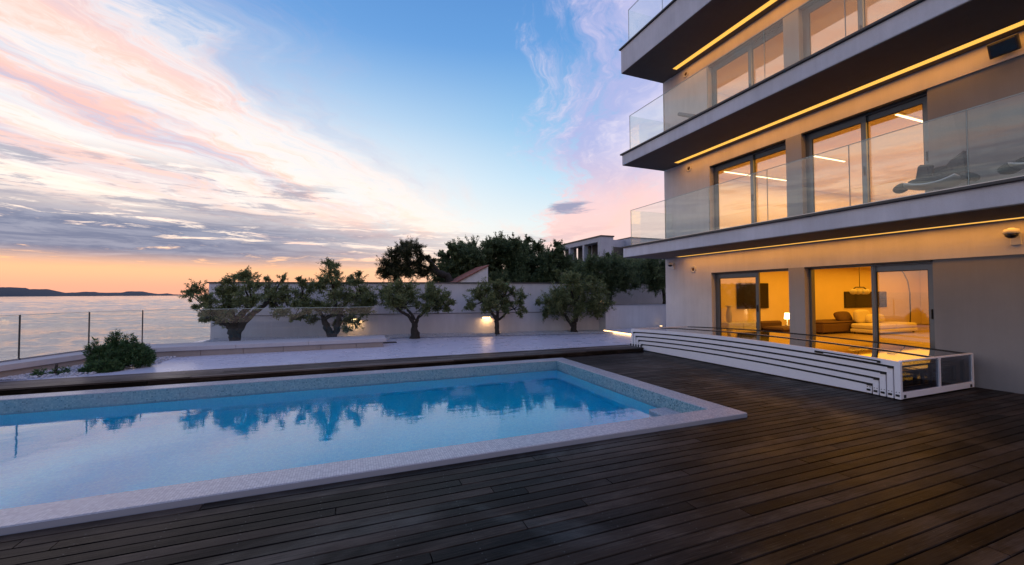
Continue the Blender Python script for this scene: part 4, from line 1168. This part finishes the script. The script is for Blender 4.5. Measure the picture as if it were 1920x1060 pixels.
tree('olive_tree', 'slim dark olive tree half hidden by the house corner', 'tree', (1470, 565), 15.3,
     [(1340,340,45),(1370,310,50),(1410,330,55),(1440,310,50),(1370,390,55),(1420,400,60),(1460,380,50),(1480,330,50),(1400,440,40),(1450,440,45),(1350,430,26),(1500,400,50),(1390,465,20)],
     [([(1478,568),(1474,510),(1465,460)], .075, .06), ([(1465,470),(1430,420),(1400,370)], .04, .02), ([(1468,460),(1480,400),(1470,340)], .04, .02)], .06, leaf='dark_leaf', base_z=1.05, group=G2, conv=z3, dens=1.2)
HG = 1.84
G3 = 'trees behind the retaining wall'
tree('pine_tree', 'wind-bent pine leaning left above the wall against the sunset', 'tree', (848, 532), 21,
     [(722,497,13),(730,508,16),(722,515,12),(738,492,15),(748,500,18),(733,480,10),(742,474,11),(760,480,16),(758,463,12),(770,458,12),(778,468,12),(766,472,14),(784,480,10),(755,512,16),(742,518,14),(772,512,14),(780,500,14),(790,510,12),(800,515,10),(768,494,14),(785,490,9),(806,500,6),(812,490,5),(718,508,8),(800,485,5)],
     [([(852,536),(838,517),(822,512),(808,505)], .22, .13), ([(822,512),(810,495),(798,484),(786,478)], .12, .05), ([(808,505),(790,498),(770,494)], .10, .04), ([(806,506),(790,512),(765,510),(745,505)], .08, .03), ([(786,478),(775,470),(765,465)], .05, .02)], .13, leaf='pine_leaf', base_z=HG, group=G3, dens=1.25, ll=.10, lw=.02, depth=.7)
tree('holm_oak', 'dark leafy tree above the tiled gable, next to the leaning pine', 'tree', (862, 532), 23,
     [(842,470,10),(835,485,12),(848,480,14),(860,476,14),(872,470,14),(884,470,14),(860,492,18),(878,488,20),(846,498,14),(838,508,13),(860,512,18),(880,508,20),(895,476,12),(893,495,16),(832,474,5),(850,466,6),(852,522,14),(870,524,16)],
     [([(862,536),(860,515),(862,500)], .2, .14), ([(862,500),(848,488)], .08, .03), ([(862,500),(880,485)], .08, .03)], .12, leaf='dark_leaf', base_z=HG, group=G3, dens=1.5, ll=.11, lw=.04, depth=1.0)
tree('holm_oak', 'large dense dark tree crown, tallest mass behind the middle of the wall', 'tree', (955, 532), 23.5,
     [(908,468,12),(918,462,13),(930,464,14),(944,464,14),(955,462,12),(968,466,12),(980,466,13),(992,468,10),(912,482,18),(930,480,20),(950,480,20),(970,482,20),(988,482,18),(1000,492,14),(918,500,20),(940,502,22),(962,502,22),(985,502,20),(1002,510,16),(930,520,20),(955,522,20),(980,522,20),(1003,524,12),(993,456,4),(978,456,5),(940,455,5)],
     [([(955,536),(955,515),(955,500)], .26, .18), ([(955,500),(930,482)], .1, .04), ([(955,500),(980,485)], .1, .04)], .16, leaf='dark_leaf', base_z=HG, group=G3, dens=1.6, ll=.11, lw=.04, depth=1.2)
tree('cypress_shrub', 'pointed light-topped tree left of the neighbouring villa', 'tree', (1036, 532), 22,
     [(1035,464,6),(1034,474,9),(1028,482,10),(1040,482,10),(1020,492,13),(1035,496,15),(1048,492,13),(1060,500,11),(1072,503,12),(1018,508,14),(1034,514,16),(1052,510,16),(1068,513,14),(1082,512,12),(1095,516,12),(1088,520,12),(1020,522,13),(1045,524,14),(1070,524,14)],
     [([(1036,536),(1036,515),(1035,490)], .18, .1), ([(1036,505),(1060,495)], .07, .03), ([(1036,505),(1022,495)], .07, .03)], .1, leaf='dark_leaf', base_z=HG, group=G3, dens=1.6, ll=.10, lw=.035, depth=1.0)
tree('holm_oak', 'dark tree behind the planter between villa and house', 'tree', (1185, 540), 24,
     [(1150,498,12),(1165,500,13),(1180,498,13),(1195,500,13),(1210,500,14),(1158,512,14),(1175,514,15),(1192,514,15),(1210,515,15),(1228,508,14),(1240,515,14),(1160,527,12),(1185,528,12),(1215,528,13),(1240,528,12)],
     [([(1185,545),(1185,525),(1185,512)], .18, .12)], .12, leaf='dark_leaf', base_z=HG, group=G3, dens=1.5, ll=.11, lw=.04, depth=1.0)

tree('hedge', 'low dark hedge running along the top of the retaining wall', 'hedge', (930, 534), 21.75,
     [(x_, 526 + 4*math.sin(x_*.7), 9) for x_ in range(822, 1150, 11)], [([(930,536),(930,530)], .05, .03)], .04, leaf='dark_leaf', base_z=HG, dens=1.5, ll=.10, lw=.035, depth=.4, twig=False, spray=1.4)
# ------------------------------------------------------------------ shrubs
def shrub(name, label, x, y, clusters, n_stem, leaf='bush_leaf', ll=.05, lw=.010, z=ZT):
    root = empty(name, (x, y, z), label, 'shrub', 'shrubs in the gravel bed')
    C, D, T, st_ = [], [], [], MB()
    for (cx, cy, cz, rx, rz, n) in clusters:
        for _ in range(n):
            d = rng.normal(size=3); d[2] = abs(d[2])*.9 - .15; d /= np.linalg.norm(d)
            s_ = rng.uniform(.72, 1.05)
            tip = np.array([cx + d[0]*rx*s_, cy + d[1]*rx*s_, max(z+.03, cz + d[2]*rz*s_)])
            base_ = np.array([cx + d[0]*rx*.25, cy + d[1]*rx*.25, max(z+.01, cz - rz*.2)])
            ax = tip - base_; L = np.linalg.norm(ax) + 1e-6; ax /= L
            ax = ax*.55 + np.array([0, 0, .6]); ax /= np.linalg.norm(ax)
            if random.random() < .5: st_.tube([base_, tip], [.007, .004], 4, caps=False)
            # rosettes of narrow leaves along the shoot tip
            k = 26
            t_ = rng.uniform(0, 1, k)
            pos = tip[None] - ax[None]*(t_*.11)[:, None]
            ld = rng.normal(size=(k, 3)); ld -= (ld@ax)[:, None]*ax[None]; ld /= np.linalg.norm(ld, axis=1, keepdims=True)
            ld = ld + ax[None]*(1.0 - t_*.6)[:, None]; ld /= np.linalg.norm(ld, axis=1, keepdims=True)
            C.append(pos); D.append(ld); T.append(np.clip(.25 + .35*rng.random(k) + .35*(1-t_)*rng.random(), 0, 1))
    C, D, T = np.concatenate(C), np.concatenate(D), np.concatenate(T); n = len(C)
    st_.tube([(x, y, z-.02), (x+.02, y, z+.2)], [.03, .02], 6)
    st_.build('stems', 'bark', root)
    leaf_mesh('foliage', leaf, root, C, D, rng.uniform(.7, 1.3, n)*ll, rng.uniform(.7, 1.3, n)*lw, T)
    return root
shrub('pine_shrub', 'large dark dwarf pine shrub with upright shoots in the gravel bed', -4.42, 10.85,
      [(-4.66,10.85,.28,.25,.34,120),(-4.42,10.85,.30,.30,.36,150),(-4.16,10.88,.26,.27,.36,140),(-4.60,10.9,.60,.07,.30,12),(-4.52,10.9,.62,.06,.34,12),(-4.40,10.9,.55,.06,.30,9),(-4.86,10.85,.42,.10,.32,20),(-4.3,10.9,.50,.2,.30,16),(-4.03,10.86,.2,.18,.30,60),(-4.25,10.9,.5,.10,.16,14)], 1, ll=.075, lw=.015)
shrub('low_shrub', 'low dark shrub in front of the dwarf pine shrub', -4.62, 10.48,
      [(-4.68,10.46,.12,.17,.20,60),(-4.48,10.46,.12,.17,.24,70),(-4.36,10.48,.11,.14,.2,44)], 1, ll=.065, lw=.014)
shrub('low_shrub', 'small sparse creeping plant at the foot of the slanting wall', -5.2, 10.42,
      [(-5.36,10.36,.10,.14,.14,26),(-5.15,10.5,.10,.13,.16,22)], 1, ll=.06, lw=.012)

# ================================================================== NEIGHBOURS
nbv = empty('neighbour_villa', (23, 35, HG), 'flat-roofed white neighbouring villa with a framed terrace above the trees', 'house')
YV = 34.0
c1_ = on_y(1127, 443, YV); c2_ = on_y(1150, 444, YV)
xv0, xv1, zt_ = c1_[0], c2_[0], c1_[2]
d = ray(1043, 464); t_ = xv0/d[0]; yfar = d[1]*t_
box('tower', 'far_plaster', nbv, xv0, xv1, YV, YV+.6, HG-.5, zt_-.02)
box('side_wall', 'far_plaster', nbv, xv1-.3, xv1, YV+.601, YV+5, HG-.5, zt_-.02)
box('roof_slab', 'far_plaster', nbv, xv0, xv1-.301, YV+.601, yfar, zt_-.50, zt_-.02)
box('roof_edge', 'dark_metal', nbv, xv0-.08, xv1+.08, YV-.08, yfar+.05, zt_-.019, zt_+.10)
for k in range(3):
    yy = YV+.6 + (yfar-YV-.6)*(k+1)/3
    box('column', 'far_plaster', nbv, xv0+.02, xv0+.5, yy-.35, yy-.02, HG, zt_-.501)
for k in range(3):
    y0_ = YV+.65 + (yfar-YV-.6)*k/3; y1_ = YV+.2 + (yfar-YV-.6)*(k+1)/3
    wn_ = box('window', 'black_plastic', nbv, xv1-.45, xv1-.35, y0_, y1_, 4.2, zt_-.51)  # black panel for the dark terrace opening, its shade put into the colour
    box('pane', 'rubber', wn_, xv1-.47, xv1-.451, y0_+.1, y1_-.1, 4.3, zt_-.55)  # matte black front, painted as the dark depth of the terrace
    box('railing', 'far_plaster', nbv, xv0+.02, xv0+.14, y0_, y1_, 3.6, 4.35)
box('floor_slab', 'far_plaster', nbv, xv0+.01, xv1-.302, YV+.601, yfar-.01, 3.2, 3.59)
q = on_y(1165, 452, YV+2.0)
box('link_block', 'far_plaster', nbv, xv1+.002, q[0]+.1, YV+1.5, YV+5, HG-.5, q[2])
dw_ = box('door', 'dark_metal', nbv, xv1+.12, q[0]-.05, YV+1.44, YV+1.499, 3.4, q[2]-.75)
q2_ = on_y(1240, 447, YV+.5)
box('wing', 'far_plaster', nbv, q[0]+.102, q2_[0]+6, YV+.6, YV+8, HG-.5, q[2]+.15)
box('roof_edge', 'dark_metal', nbv, q[0]+.06, q2_[0]+6, YV+.55, YV+8.1, q[2]+.151, q[2]+.24)
# gable of a cottage
gc = empty('cottage', (5.8, 19.4, HG), 'small white cottage gable with a red tiled roof edge behind the wall', 'house')
g0, g1, g2 = on_y(915, 500, 19.2), on_y(915, 534, 19.2), on_y(852, 533, 19.2)
mb = MB().add([(g2[0], 19.2, HG-.2), (g1[0], 19.2, HG-.2), (g0[0], 19.2, g0[2]), (g2[0], 19.2, g2[2]), (g2[0], 21.5, HG-.2), (g1[0], 21.5, HG-.2), (g0[0], 21.5, g0[2]), (g2[0], 21.5, g2[2])],
              [(0,1,2,3), (7,6,5,4), (1,5,6,2), (0,3,7,4), (3,2,6,7), (0,4,5,1)])
mb.build('wall', 'plaster', gc)
dvx = g0[0]-g2[0]; dvz = g0[2]-g2[2]
for k in range(9):
    t0, t1 = k/9, (k+1.12)/9
    xa_, za_, xb_, zb_ = g2[0]+dvx*t0, g2[2]+dvz*t0, g2[0]+dvx*t1, g2[2]+dvz*t1
    MB().add([(xa_, 19.12, za_+.012), (xb_, 19.12, zb_+.032), (xb_, 19.12, zb_+.075), (xa_, 19.12, za_+.055), (xa_, 21.55, za_+.012), (xb_, 21.55, zb_+.032), (xb_, 21.55, zb_+.075), (xa_, 21.55, za_+.055)],
             [(0,1,2,3), (7,6,5,4), (1,5,6,2), (0,3,7,4), (3,2,6,7), (0,4,5,1)]).build('roof_tile', 'tile_roof', gc)
